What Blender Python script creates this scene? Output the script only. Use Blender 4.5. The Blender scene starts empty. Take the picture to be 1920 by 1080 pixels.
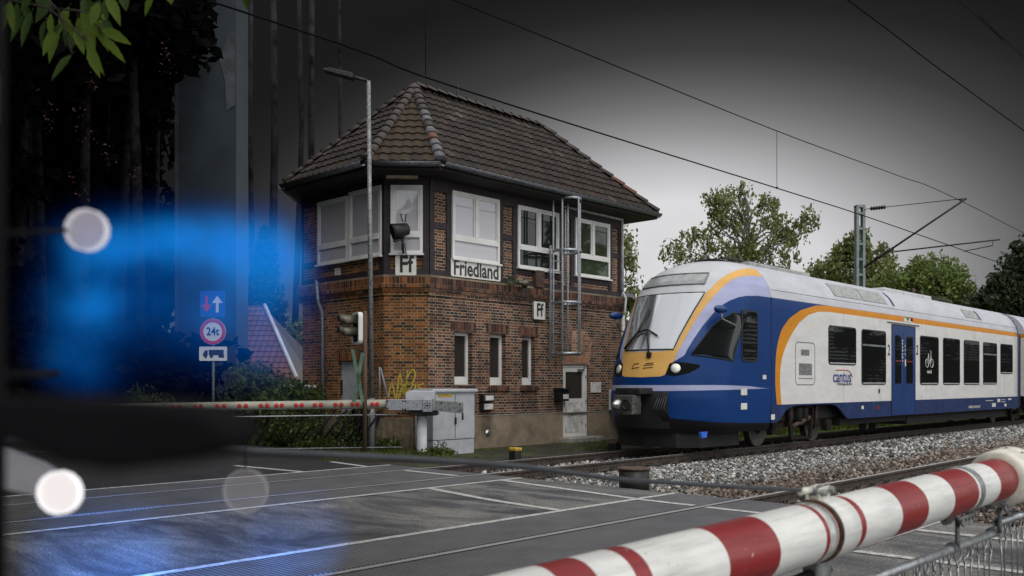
import bpy, bmesh, math, random
import numpy as np
from mathutils import Vector, Matrix
random.seed(7); RNG = np.random.default_rng(11)
# ---------------------------------------------------------------- camera
# world axes: x runs along the railway, y runs away from the camera across the tracks, z up; rail tops and road at z = 0
F = 1686.0; AL = math.atan(1615 / 1686); SA = math.sin(AL); CA = math.cos(AL); HC = 1.5; HY = 720.0
scn = bpy.context.scene
cam = bpy.data.cameras.new("camera"); camo = bpy.data.objects.new("camera", cam); scn.collection.objects.link(camo)
cam.lens = 36 * F / 1920; cam.sensor_width = 36; cam.shift_y = (HY - 540) / 1920
cam.clip_start = 0.05; cam.clip_end = 3000
camo.location = (0, 0, HC); camo.rotation_euler = (math.pi / 2, 0, -(math.pi / 2 - AL))
scn.camera = camo
cam.dof.use_dof = True; cam.dof.focus_distance = 17.0; cam.dof.aperture_fstop = 3.9
def S(px, t):
    m = (px - 960) / F; return t * (CA + m * SA) / (SA - m * CA)
def T(px, s):
    m = (px - 960) / F; return s * (SA - m * CA) / (CA + m * SA)
def DD(px, t): return S(px, t) * CA + t * SA
def Zt(px, py, t): return HC + (HY - py) * DD(px, t) / F
def ZY(py, Y): return HC + (HY - py) * Y / F
def XY(px, Y):
    X = (px - 960) / F * Y; return (X * SA + Y * CA, -X * CA + Y * SA)
# ---------------------------------------------------------------- world, sun, exposure
ZEN = 1.8; BACK = 1.8   # brightness of the cloud overhead and of the cloud on the side of the line facing the signal box
SUN_EL = math.radians(52); SUN_AZ = math.radians(205)
w = bpy.data.worlds.new("World"); scn.world = w; w.use_nodes = True
nt = w.node_tree; N = nt.nodes; L = nt.links
bg = N["Background"]
def nd(tree, typ, **kw):
    n = tree.nodes.new(typ)
    for k, v in kw.items():
        if k.startswith("i_"):
            key = k[2:]; key = int(key) if key.isdigit() else key.replace("_", " ")
            n.inputs[key].default_value = v
        else: setattr(n, k, v)
    return n
def math_n(tree, op, a, b=None, c=None, clamp=False):
    n = tree.nodes.new("ShaderNodeMath"); n.operation = op; n.use_clamp = clamp
    for i, v in enumerate((a, b, c)):
        if v is None: continue
        if isinstance(v, (int, float)): n.inputs[i].default_value = v
        else: tree.links.new(v, n.inputs[i])
    return n.outputs[0]
def ramp(tree, fac, stops, interp="LINEAR"):
    r = tree.nodes.new("ShaderNodeValToRGB"); r.color_ramp.interpolation = interp
    el = r.color_ramp.elements
    while len(el) > 1: el.remove(el[-1])
    first = True
    for p, c in stops:
        c = (c, c, c, 1) if isinstance(c, (int, float)) else (*c, 1) if len(c) == 3 else c
        if first: el[0].position = p; el[0].color = c; first = False
        else: e = el.new(p); e.color = c
    if fac is not None: tree.links.new(fac, r.inputs[0])
    return r.outputs[0]
tc = nd(nt, "ShaderNodeTexCoord"); sep = nd(nt, "ShaderNodeSeparateXYZ"); L.new(tc.outputs["Generated"], sep.inputs[0])
dz = sep.outputs[2]
hl = math_n(nt, "SQRT", math_n(nt, "ADD", math_n(nt, "MULTIPLY", sep.outputs[0], sep.outputs[0]), math_n(nt, "ADD", math_n(nt, "MULTIPLY", sep.outputs[1], sep.outputs[1]), 1e-6)))
cn = nd(nt, "ShaderNodeTexNoise", i_Scale=3.0, i_Detail=8.0, i_Roughness=.62, i_Distortion=.4); L.new(tc.outputs["Generated"], cn.inputs["Vector"])
cld = math_n(nt, "MULTIPLY_ADD", cn.outputs[0], .7, -.35)
# a bright gap in storm clouds low over the line, centred on one compass bearing
bx0, by0 = CA * 1 + SA * .1727, SA * 1 - CA * .1727; bl = math.hypot(bx0, by0); bx0 /= bl; by0 /= bl
cosaz = math_n(nt, "DIVIDE", math_n(nt, "ADD", math_n(nt, "MULTIPLY", sep.outputs[0], bx0), math_n(nt, "MULTIPLY", sep.outputs[1], by0)), hl)
daz = math_n(nt, "ARCCOSINE", math_n(nt, "MINIMUM", cosaz, .99999)); el = math_n(nt, "SUBTRACT", math_n(nt, "ARCSINE", dz), .0925)
el = math_n(nt, "MAXIMUM", el, 0.0); daz = math_n(nt, "MULTIPLY", daz, .6)
rr_ = math_n(nt, "SQRT", math_n(nt, "ADD", math_n(nt, "MULTIPLY", daz, daz), math_n(nt, "MULTIPLY", el, el)))
rr_ = math_n(nt, "ADD", rr_, math_n(nt, "MULTIPLY", cld, .05))
gap = ramp(nt, rr_, [(.06, 1), (.105, .97), (.148, .60), (.175, .38), (.197, .25), (.214, .175), (.236, .105), (.256, .062), (.30, .024), (.33, .015), (.6, .014), (1, .015)], "LINEAR")
zen = math_n(nt, "MULTIPLY", ramp(nt, dz, [(.52, 0), (.80, 1)]), ZEN)
front = math_n(nt, "MAXIMUM", gap, zen)
bk = ramp(nt, math_n(nt, "MULTIPLY_ADD", math_n(nt, "DIVIDE", sep.outputs[1], hl), -.5, .5), [(.50, 0), (.72, 1)])
Fm = nd(nt, "ShaderNodeMix", data_type="FLOAT"); L.new(bk, Fm.inputs[0]); L.new(front, Fm.inputs[2]); Fm.inputs[3].default_value = BACK
lum = math_n(nt, "MULTIPLY", Fm.outputs[0], math_n(nt, "ADD", cld, 1.0))
sky = nd(nt, "ShaderNodeTexSky", sky_type="NISHITA", sun_disc=False, sun_elevation=SUN_EL, sun_rotation=SUN_AZ, dust_density=4.0)
hs = nd(nt, "ShaderNodeHueSaturation", i_Saturation=.12, i_Value=.22); L.new(sky.outputs[0], hs.inputs["Color"])
col = nd(nt, "ShaderNodeMix", data_type="RGBA", i_0=.2); col.inputs[6].default_value = (6.9, 6.9, 7.05, 1)
L.new(hs.outputs[0], col.inputs[7])
cm = nd(nt, "ShaderNodeVectorMath", operation="SCALE"); L.new(col.outputs[2], cm.inputs[0]); L.new(lum, cm.inputs["Scale"])
L.new(cm.outputs[0], bg.inputs[0]); bg.inputs[1].default_value = .13
sun = bpy.data.lights.new("sun", "SUN"); sun.energy = .8; sun.angle = math.radians(14); sun.color = (1, .96, .9)
suno = bpy.data.objects.new("sun", sun); scn.collection.objects.link(suno)
sd = Vector((math.sin(SUN_AZ) * math.cos(SUN_EL), math.cos(SUN_AZ) * math.cos(SUN_EL), math.sin(SUN_EL)))
suno.rotation_euler = sd.to_track_quat("Z", "Y").to_euler(); suno.location = (0, -5, 30)
vs = scn.view_settings; vs.view_transform = "Standard"; vs.look = "None"; vs.exposure = 0; vs.gamma = 1
scn.cycles.use_denoising = True; scn.cycles.max_bounces = 8; scn.cycles.transparent_max_bounces = 24
scn.cycles.sample_clamp_indirect = 4; scn.cycles.volume_bounces = 0
# ---------------------------------------------------------------- helpers
COL = scn.collection
RX = Vector((SA, -CA, 0)); FY = Vector((CA, SA, 0))   # right of and away from the camera, level
class MB:
    """collects shapes in a local frame (u, v, w) and links them as one mesh object"""
    def __init__(s, O=(0, 0, 0), U=(1, 0, 0), V=(0, 1, 0), W=(0, 0, 1)):
        s.v = []; s.f = []; s.m = []; s.sm = []; s.frame(O, U, V, W)
    def frame(s, O, U=(1, 0, 0), V=(0, 1, 0), W=(0, 0, 1)):
        s.O, s.U, s.V, s.W = Vector(O), Vector(U), Vector(V), Vector(W); return s
    def p(s, a, b, c):
        s.v.append(s.O + s.U * a + s.V * b + s.W * c); return len(s.v) - 1
    def face(s, idx, mi=0, sm=False): s.f.append(tuple(idx)); s.m.append(mi); s.sm.append(sm)
    def box(s, a0, a1, b0, b1, c0, c1, mi=0):
        i = [s.p(a, b, c) for c in (c0, c1) for b in (b0, b1) for a in (a0, a1)]
        for q in ((0, 2, 3, 1), (4, 5, 7, 6), (0, 1, 5, 4), (2, 6, 7, 3), (0, 4, 6, 2), (1, 3, 7, 5)): s.face([i[k] for k in q], mi)
        return s
    def bevbox(s, a0, a1, b0, b1, c0, c1, r=.01, mi=0):
        # rounded in the a-c plane (front view), extruded along b
        return s.prism(rrect(a0, a1, c0, c1, r), b0, b1, mi)
    def prism(s, poly, b0, b1, mi=0, caps=True, sm=False):
        n = len(poly); A = [s.p(x, b0, z) for x, z in poly]; B = [s.p(x, b1, z) for x, z in poly]
        if caps: s.face(A, mi); s.face(B[::-1], mi)
        for k in range(n): s.face((A[k], B[k], B[(k + 1) % n], A[(k + 1) % n]), mi, sm)
        return s
    def ring(s, outer, inner, b0, b1, mi=0):
        n = len(outer)
        Ao = [s.p(x, b0, z) for x, z in outer]; Ai = [s.p(x, b0, z) for x, z in inner]
        Bo = [s.p(x, b1, z) for x, z in outer]; Bi = [s.p(x, b1, z) for x, z in inner]
        for k in range(n):
            j = (k + 1) % n
            s.face((Ao[k], Ao[j], Ai[j], Ai[k]), mi); s.face((Bo[k], Bi[k], Bi[j], Bo[j]), mi)
            s.face((Ao[k], Bo[k], Bo[j], Ao[j]), mi); s.face((Ai[k], Ai[j], Bi[j], Bi[k]), mi)
        return s
    def tube(s, pts, r, n=8, mi=0, caps=True, sm=True):
        P = [s.O + s.U * a + s.V * b + s.W * c for a, b, c in pts]
        rr = r if isinstance(r, (list, tuple)) else [r] * len(P)
        prev = None; rings = []
        for k, q in enumerate(P):
            d = (P[min(k + 1, len(P) - 1)] - P[max(k - 1, 0)]).normalized()
            a = prev if prev is not None else (Vector((0, 0, 1)) if abs(d.z) < .9 else Vector((1, 0, 0)))
            x = (a - d * a.dot(d)).normalized(); y = d.cross(x); prev = x
            base = len(s.v)
            for j in range(n):
                t = 2 * math.pi * j / n; s.v.append(q + (x * math.cos(t) + y * math.sin(t)) * rr[k])
            rings.append(base)
        for k in range(len(P) - 1):
            for j in range(n):
                j2 = (j + 1) % n; s.face((rings[k] + j, rings[k] + j2, rings[k + 1] + j2, rings[k + 1] + j), mi, sm)
        if caps:
            s.face([rings[0] + j for j in range(n)][::-1], mi); s.face([rings[-1] + j for j in range(n)], mi)
        return s
    def lathe(s, p0, p1, prof, n=24, mis=None):
        """prof: (distance along the axis, radius)"""
        A, B = Vector(p0), Vector(p1); d = (B - A).normalized()
        a = Vector((0, 0, 1)) if abs(d.z) < .9 else Vector((1, 0, 0)); x = (a - d * a.dot(d)).normalized(); y = d.cross(x)
        rings = []
        for h, r in prof:
            base = len(s.v); rings.append(base)
            for j in range(n):
                t = 2 * math.pi * j / n; q = A + d * h + (x * math.cos(t) + y * math.sin(t)) * max(r, 1e-4)
                s.v.append(s.O + s.U * q.x + s.V * q.y + s.W * q.z)
        for k in range(len(prof) - 1):
            for j in range(n):
                j2 = (j + 1) % n; s.face((rings[k] + j, rings[k] + j2, rings[k + 1] + j2, rings[k + 1] + j), mis[k] if mis else 0, True)
        s.face([rings[0] + j for j in range(n)][::-1], 0); s.face([rings[-1] + j for j in range(n)], 0)
        return s
    def build(s, name, mats, parent=None, bevel=0, label=None, sharp=True):
        me = bpy.data.meshes.new(name); me.from_pydata([tuple(q) for q in s.v], [], s.f)
        if not isinstance(mats, (list, tuple)): mats = [mats]
        for q in mats: me.materials.append(q)
        me.polygons.foreach_set("material_index", s.m); me.polygons.foreach_set("use_smooth", s.sm)
        me.update()
        if len(s.f) < 9000:
            bb = bmesh.new(); bb.from_mesh(me); bmesh.ops.recalc_face_normals(bb, faces=bb.faces); bb.to_mesh(me); bb.free()
        uv = me.uv_layers.new(name="UVMap")
        for pl in me.polygons:
            n = pl.normal
            if abs(n.z) > .85: f = lambda q: (q.x, q.y)
            else:
                tx, ty = -n.y, n.x; l = math.hypot(tx, ty); tx /= l; ty /= l
                f = lambda q: (q.x * tx + q.y * ty, q.z)
            for li in pl.loop_indices: uv.data[li].uv = f(me.vertices[me.loops[li].vertex_index].co)
        o = bpy.data.objects.new(name, me); COL.objects.link(o)
        if bevel:
            md = o.modifiers.new("bevel", "BEVEL"); md.width = bevel; md.segments = 2; md.limit_method = "ANGLE"; md.angle_limit = math.radians(40)
        if parent:
            o.parent = parent; o.matrix_parent_inverse = parent.matrix_world.inverted() if parent.type != "EMPTY" else Matrix.Translation(-Vector(parent.location))
        if label: o["label"] = label
        return o
def rrect(a0, a1, c0, c1, r, n=4):
    out = []
    for cx, cz, st in ((a1 - r, c0 + r, -90), (a1 - r, c1 - r, 0), (a0 + r, c1 - r, 90), (a0 + r, c0 + r, 180)):
        for k in range(n + 1):
            t = math.radians(st + 90 * k / n); out.append((cx + r * math.cos(t), cz + r * math.sin(t)))
    return out
def thing(name, label, cat, loc=(0, 0, 0), group=None):
    o = bpy.data.objects.new(name, None); COL.objects.link(o); o.location = loc; o.empty_display_size = .3
    o["label"] = label; o["category"] = cat
    if group: o["group"] = group
    return o
def tag(o, label, cat, group=None):
    o["label"] = label; o["category"] = cat
    if group: o["group"] = group
    return o
def struct(o, kind="structure"): o["kind"] = kind; return o
def text_mesh(txt, name, mat, O, U, W, size, parent=None, sx=1.0, bold=0.0, ext=.002, align="CENTER"):
    """letters lying in the plane U (reading direction), W (up), standing off along U x W"""
    cu = bpy.data.curves.new(name, "FONT"); cu.body = txt; cu.size = size; cu.align_x = align; cu.align_y = "CENTER"
    cu.offset = bold; cu.extrude = ext; cu.resolution_u = 3
    ob = bpy.data.objects.new(name, cu); COL.objects.link(ob)
    me = bpy.data.meshes.new_from_object(ob); bpy.data.objects.remove(ob); bpy.data.curves.remove(cu)
    U, W = Vector(U).normalized(), Vector(W).normalized(); Nn = U.cross(W)
    M = Matrix(((U.x * sx, W.x, Nn.x, O[0]), (U.y * sx, W.y, Nn.y, O[1]), (U.z * sx, W.z, Nn.z, O[2]), (0, 0, 0, 1)))
    me.transform(M); me.materials.clear(); me.materials.append(mat); me.name = name
    o = bpy.data.objects.new(name, me); COL.objects.link(o)
    if parent:
        o.parent = parent; o.matrix_parent_inverse = Matrix.Translation(-Vector(parent.location)) if parent.type == "EMPTY" else Matrix.Identity(4)
    return o
# ---------------------------------------------------------------- materials
def newmat(name):
    m = bpy.data.materials.new(name); m.use_nodes = True; return m, m.node_tree, m.node_tree.nodes["Principled BSDF"]
def plain(name, c, rough=.6, metal=0, var=.12, scale=6, bump=.0, spec=.5, c2=None, coords="Object", bscale=None):
    m, t, b = newmat(name)
    tcn = nd(t, "ShaderNodeTexCoord"); no = nd(t, "ShaderNodeTexNoise", i_Scale=scale, i_Detail=6.0, i_Roughness=.65)
    t.links.new(tcn.outputs[coords], no.inputs["Vector"])
    c2 = c2 or tuple(x * (1 - var * 2.2) for x in c); c1 = tuple(min(1, x * (1 + var)) for x in c)
    r = ramp(t, no.outputs[0], [(.32, c2), (.62, c1)])
    t.links.new(r, b.inputs["Base Color"])
    b.inputs["Roughness"].default_value = rough; b.inputs["Metallic"].default_value = metal
    b.inputs["Specular IOR Level"].default_value = spec
    if bump:
        n2 = nd(t, "ShaderNodeTexNoise", i_Scale=bscale or scale * 6, i_Detail=5.0); t.links.new(tcn.outputs[coords], n2.inputs["Vector"])
        bp = nd(t, "ShaderNodeBump", i_Strength=bump, i_Distance=.02); t.links.new(n2.outputs[0], bp.inputs["Height"]); t.links.new(bp.outputs[0], b.inputs["Normal"])
    return m
def brick(name, tones, mortar, stain=.5, bw=.25, bh=.0675, soldier=False, light=None):
    m, t, b = newmat(name)
    uv = nd(t, "ShaderNodeTexCoord")
    bt = nd(t, "ShaderNodeTexBrick", offset=0.5 if not soldier else 0.0, squash=1.0 if soldier else .5, squash_frequency=2)
    bt.inputs["Scale"].default_value = 1; bt.inputs["Brick Width"].default_value = bw; bt.inputs["Row Height"].default_value = bh
    bt.inputs["Mortar Size"].default_value = .0075; bt.inputs["Mortar Smooth"].default_value = .2
    bt.inputs["Color1"].default_value = (0, 0, 0, 1); bt.inputs["Color2"].default_value = (1, 1, 1, 1); bt.inputs["Mortar"].default_value = (.5, .5, .5, 1)
    wob = nd(t, "ShaderNodeTexNoise", i_Scale=9.0, i_Detail=2.0); t.links.new(uv.outputs["UV"], wob.inputs["Vector"])
    va = nd(t, "ShaderNodeVectorMath", operation="MULTIPLY_ADD"); t.links.new(wob.outputs["Color"], va.inputs[0]); va.inputs[1].default_value = (.012, .012, 0); t.links.new(uv.outputs["UV"], va.inputs[2])
    t.links.new(va.outputs[0], bt.inputs["Vector"])
    cr = ramp(t, bt.outputs["Color"], [(i / len(tones), c) for i, c in enumerate(tones)], "CONSTANT")
    nz = nd(t, "ShaderNodeTexNoise", i_Scale=1.3, i_Detail=8.0, i_Roughness=.7); t.links.new(uv.outputs["UV"], nz.inputs["Vector"])
    st = ramp(t, nz.outputs[0], [(.30, 1 - stain), (.62, 1.12)])
    ff = nd(t, "ShaderNodeTexNoise", i_Scale=40.0, i_Detail=3.0); t.links.new(uv.outputs["UV"], ff.inputs["Vector"])
    st2 = math_n(t, "MULTIPLY", st, math_n(t, "MULTIPLY_ADD", ff.outputs[0], 1.3, .35))
    mu = nd(t, "ShaderNodeVectorMath", operation="SCALE"); t.links.new(cr, mu.inputs[0]); t.links.new(st2, mu.inputs["Scale"])
    mx = nd(t, "ShaderNodeMix", data_type="RGBA"); t.links.new(bt.outputs["Fac"], mx.inputs[0]); t.links.new(mu.outputs[0], mx.inputs[6])
    mm = nd(t, "ShaderNodeMix", data_type="RGBA"); mm.inputs[6].default_value = (*[x * .45 for x in mortar], 1); mm.inputs[7].default_value = (*mortar, 1)
    t.links.new(ramp(t, nz.outputs[0], [(.38, 0), (.55, 1)]), mm.inputs[0]); t.links.new(mm.outputs[2], mx.inputs[7])
    outc = mx.outputs[2]
    t.links.new(outc, b.inputs["Base Color"]); b.inputs["Roughness"].default_value = .85; b.inputs["Specular IOR Level"].default_value = .25
    bp = nd(t, "ShaderNodeBump", i_Strength=.6, i_Distance=.006, invert=True); t.links.new(bt.outputs["Fac"], bp.inputs["Height"])
    t.links.new(bp.outputs[0], b.inputs["Normal"])
    return m
BR_T = [(.050, .024, .020), (.125, .050, .032), (.034, .020, .020), (.17, .072, .040), (.085, .036, .026), (.21, .095, .055), (.14, .058, .034), (.045, .026, .024)]
OR_T = [(.19, .058, .020), (.075, .028, .017), (.24, .078, .024), (.15, .045, .017), (.050, .022, .017), (.26, .088, .028), (.20, .066, .022), (.11, .038, .018)]
LT_T = [(.32, .15, .085), (.38, .19, .11), (.24, .11, .065), (.42, .22, .13)]
M_brick = brick("weathered brown brick", BR_T, (.36, .32, .24)); M_brick_o = brick("orange brick", OR_T, (.30, .27, .14))
M_brick_l = brick("lighter repaired brick", LT_T, (.42, .38, .30)); M_sold = brick("upright brick course", BR_T[:5], (.12, .10, .08), bw=.083, bh=.25, soldier=True)
M_sold_o = brick("upright orange brick course", OR_T, (.2, .17, .1), bw=.083, bh=.25, soldier=True)
M_plinth = plain("stained render", (.20, .16, .11), .95, scale=1.6, var=.3, bump=.5, c2=(.085, .07, .05))
M_timber = plain("dark timber", (.022, .014, .018), .7, var=.3, scale=9)
M_soffit = plain("dark soffit boards", (.016, .012, .012), .8)
M_white = plain("white window frame", (.66, .66, .64), .45, var=.06, scale=3)
M_dwhite = plain("dirty white panel", (.60, .60, .58), .5, var=.22, scale=5)
M_cab = plain("pale grey cabinet paint", (.40, .41, .44), .55, var=.10, scale=2.5)
M_zinc = plain("zinc", (.16, .17, .19), .4, .7, var=.2, scale=12)
M_galv = plain("galvanised steel", (.36, .38, .40), .42, .75, var=.22, scale=30)
M_galvd = plain("dull galvanised steel", (.22, .23, .23), .6, .5, var=.3, scale=22)
M_dark = plain("dark metal", (.02, .02, .02), .5, .3, var=.3)
M_black = plain("black rubber", (.010, .010, .010), .7)
M_rust = plain("rusty steel", (.09, .055, .038), .8, .2, var=.35, scale=14, bump=.3)
M_railside = plain("rust brown rail web", (.060, .045, .036), .85, .1, var=.3, scale=10, bump=.2)
M_railtop = plain("polished rail head", (.42, .42, .43), .35, .35, var=.1, scale=20)
M_conc = plain("concrete", (.30, .28, .25), .9, var=.2, scale=5, bump=.4)
M_wood = plain("weathered boards", (.14, .105, .065), .85, var=.25, scale=8)
M_signw = plain("white enamel sign", (.66, .65, .60), .35, var=.05, scale=4); M_letter = plain("black enamel letters", (.015, .016, .02), .4)
M_yellow = plain("faded yellow paint", (.45, .30, .03), .6, var=.25, scale=20)
M_red = plain("red paint", (.42, .022, .020), .35, var=.14, scale=7); M_bwhite = plain("white boom paint", (.66, .66, .63), .4, var=.08, scale=6)
def worn(name, c, c_under, rough):
    m, t, b = newmat(name); tcn = nd(t, "ShaderNodeTexCoord"); mp = nd(t, "ShaderNodeMapping"); mp.inputs["Scale"].default_value = (1.2, 14, 14); t.links.new(tcn.outputs["Object"], mp.inputs[0])
    n1 = nd(t, "ShaderNodeTexNoise", i_Scale=2.2, i_Detail=9.0, i_Roughness=.7); t.links.new(mp.outputs[0], n1.inputs["Vector"])
    n2 = nd(t, "ShaderNodeTexNoise", i_Scale=55.0, i_Detail=3.0, i_Roughness=.6); t.links.new(tcn.outputs["Object"], n2.inputs["Vector"])
    n3 = nd(t, "ShaderNodeTexNoise", i_Scale=3.0, i_Detail=6.0); t.links.new(tcn.outputs["Object"], n3.inputs["Vector"])
    base = nd(t, "ShaderNodeVectorMath", operation="SCALE"); base.inputs[0].default_value = c; t.links.new(math_n(t, "MULTIPLY", ramp(t, n1.outputs[0], [(.3, .72), (.55, 1.04)]), ramp(t, n3.outputs[0], [(.3, .85), (.6, 1.03)])), base.inputs["Scale"])
    mx = nd(t, "ShaderNodeMix", data_type="RGBA"); t.links.new(ramp(t, n2.outputs[0], [(.70, 0), (.735, .85)]), mx.inputs[0]); t.links.new(base.outputs[0], mx.inputs[6]); mx.inputs[7].default_value = (*c_under, 1)
    t.links.new(mx.outputs[2], b.inputs["Base Color"]); t.links.new(ramp(t, n1.outputs[0], [(.3, rough + .2), (.6, rough)]), b.inputs["Roughness"])
    bp = nd(t, "ShaderNodeBump", i_Strength=.15, i_Distance=.01); t.links.new(n1.outputs[0], bp.inputs["Height"]); t.links.new(bp.outputs[0], b.inputs["Normal"]); return m
M_bwhite = worn("worn white boom film", (.66, .66, .63), (.16, .14, .12), .35); M_red = worn("worn red boom film", (.22, .007, .008), (.55, .5, .48), .35)
M_redref = plain("red reflector", (.55, .02, .02), .2)
M_green = plain("green grey metal", (.10, .17, .12), .55, var=.2)
M_grey = plain("grey steel", (.20, .22, .23), .5, .4, var=.15)
def glass(name, c, refl=.5, rough=.03, fk=.6):
    m, t, b = newmat(name)
    out = t.nodes["Material Output"]; b.inputs["Base Color"].default_value = (*c, 1); b.inputs["Roughness"].default_value = .6; b.inputs["Specular IOR Level"].default_value = .0
    gl = nd(t, "ShaderNodeBsdfGlossy"); gl.inputs["Roughness"].default_value = rough; gl.inputs["Color"].default_value = (.7, .72, .75, 1)
    lw = nd(t, "ShaderNodeLayerWeight", i_Blend=.25)
    no = nd(t, "ShaderNodeTexNoise", i_Scale=1.2); tcn = nd(t, "ShaderNodeTexCoord"); t.links.new(tcn.outputs["Object"], no.inputs["Vector"])
    bp = nd(t, "ShaderNodeBump", i_Strength=.03, i_Distance=.05); t.links.new(no.outputs[0], bp.inputs["Height"]); t.links.new(bp.outputs[0], gl.inputs["Normal"])
    mx = nd(t, "ShaderNodeMixShader"); fac = math_n(t, "ADD", math_n(t, "MULTIPLY", lw.outputs["Fresnel"], fk), refl, clamp=True)
    t.links.new(fac, mx.inputs[0]); t.links.new(b.outputs[0], mx.inputs[1]); t.links.new(gl.outputs[0], mx.inputs[2]); t.links.new(mx.outputs[0], out.inputs[0])
    return m
M_gl_sky = glass("window glass with painted sky reflection", (.46, .45, .48), .10)  # pale sky reflection is put into the pane colour
M_gl_dark = glass("dark window glass", (.012, .014, .012), .05)
M_gl_green = glass("window glass before green blind", (.036, .050, .027), .05)
M_gl_brown = glass("brown tinted glass", (.035, .030, .026), .03)
M_gl_cab = glass("cab side glass", (.008, .009, .009), .0, .1, fk=.08)
M_gl_train = glass("tinted train glass", (.008, .009, .009), .05, fk=.25)
M_gl_wind = glass("windscreen glass", (.46, .48, .51), .22, .12)
M_trdark = plain("underframe black", (.010, .009, .009), .8)
M_bogie = plain("grimy brown bogie", (.020, .016, .014), .9, 0, var=.35, scale=9, bump=.3, spec=.1)
M_chrome = plain("bare metal", (.5, .5, .48), .3, .9)
def attr_mix(t, base, attr, colr, soft=.004):
    a = nd(t, "ShaderNodeAttribute", attribute_name=attr)
    f = nd(t, "ShaderNodeMapRange", clamp=True); f.inputs[1].default_value = soft; f.inputs[2].default_value = -soft
    t.links.new(a.outputs["Fac"], f.inputs[0])
    mx = nd(t, "ShaderNodeMix", data_type="RGBA"); t.links.new(f.outputs[0], mx.inputs[0])
    for src, k in ((base, 6), (colr, 7)):
        if isinstance(src, tuple): mx.inputs[k].default_value = (*src, 1)
        else: t.links.new(src, mx.inputs[k])
    return mx.outputs[2]
C_BLUE = (.0015, .034, .155); C_LIL = (.36, .38, .56); C_YEL = (.66, .38, .11); C_ORG = (.60, .235, .014); C_WHT = (.65, .645, .63); C_PAN = (.50, .51, .53)
def train_paint(name, base, layers):
    m, t, b = newmat(name); c = base
    for at, cc in layers: c = attr_mix(t, c, at, cc)
    tcn = nd(t, "ShaderNodeTexCoord"); no = nd(t, "ShaderNodeTexNoise", i_Scale=2.0, i_Detail=8.0, i_Roughness=.7)
    mp = nd(t, "ShaderNodeMapping"); mp.inputs["Scale"].default_value = (.6, 1, 1.6); t.links.new(tcn.outputs["Object"], mp.inputs[0]); t.links.new(mp.outputs[0], no.inputs["Vector"])
    st = ramp(t, no.outputs[0], [(.3, .84), (.6, 1.03)])
    mu = nd(t, "ShaderNodeVectorMath", operation="SCALE"); t.links.new(c, mu.inputs[0]) if not isinstance(c, tuple) else None
    if isinstance(c, tuple): mu.inputs[0].default_value = c
    t.links.new(st, mu.inputs["Scale"]); t.links.new(mu.outputs[0], b.inputs["Base Color"])
    b.inputs["Roughness"].default_value = .42; b.inputs["Specular IOR Level"].default_value = .18
    return m
M_tb = plain("blue train paint", C_BLUE, .35, var=.10, scale=2); M_tw = plain("white train paint", C_WHT, .4, var=.06, scale=2); M_pan = plain("light grey train paint", C_PAN, .45, var=.08, scale=2)
M_skirt = plain("dusty blue skirt paint", (.016, .032, .105), .6, var=.2, scale=3, spec=.2)
def leafmat(name, c1, c2, tr=.35):
    m, t, b = newmat(name)
    ge = nd(t, "ShaderNodeNewGeometry"); no = nd(t, "ShaderNodeTexNoise", i_Scale=.9, i_Detail=3.0); t.links.new(ge.outputs["Position"], no.inputs["Vector"])
    mix = math_n(t, "ADD", math_n(t, "MULTIPLY", ge.outputs["Random Per Island"], .55), math_n(t, "MULTIPLY", no.outputs[0], .5))
    r = ramp(t, mix, [(.15, c2), (.75, c1)])
    t.links.new(r, b.inputs["Base Color"]); b.inputs["Roughness"].default_value = .55; b.inputs["Specular IOR Level"].default_value = .3
    tl = nd(t, "ShaderNodeBsdfTranslucent"); t.links.new(r, tl.inputs[0]); mx = nd(t, "ShaderNodeMixShader", i_0=tr)
    t.links.new(b.outputs[0], mx.inputs[1]); t.links.new(tl.outputs[0], mx.inputs[2]); t.links.new(mx.outputs[0], t.nodes["Material Output"].inputs[0])
    return m
M_lf_birch = leafmat("birch foliage", (.24, .27, .10), (.08, .10, .035)); M_lf_green = leafmat("broadleaf foliage", (.20, .26, .07), (.05, .08, .022))
M_lf_dark = leafmat("dark foliage", (.045, .065, .028), (.014, .022, .012)); M_lf_spruce = leafmat("spruce needles", (.022, .045, .030), (.008, .016, .012), .15)
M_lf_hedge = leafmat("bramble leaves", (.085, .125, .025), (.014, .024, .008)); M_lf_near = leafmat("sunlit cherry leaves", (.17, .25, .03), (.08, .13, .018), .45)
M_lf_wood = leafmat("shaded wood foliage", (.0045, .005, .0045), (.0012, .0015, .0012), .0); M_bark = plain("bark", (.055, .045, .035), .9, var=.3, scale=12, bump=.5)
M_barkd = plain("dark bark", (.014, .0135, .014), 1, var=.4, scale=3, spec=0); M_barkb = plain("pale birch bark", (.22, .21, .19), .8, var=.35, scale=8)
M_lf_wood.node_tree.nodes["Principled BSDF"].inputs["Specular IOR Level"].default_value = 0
M_lf_red = leafmat("reddish woodland leaves", (.06, .014, .012), (.03, .008, .008), .2)
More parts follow.
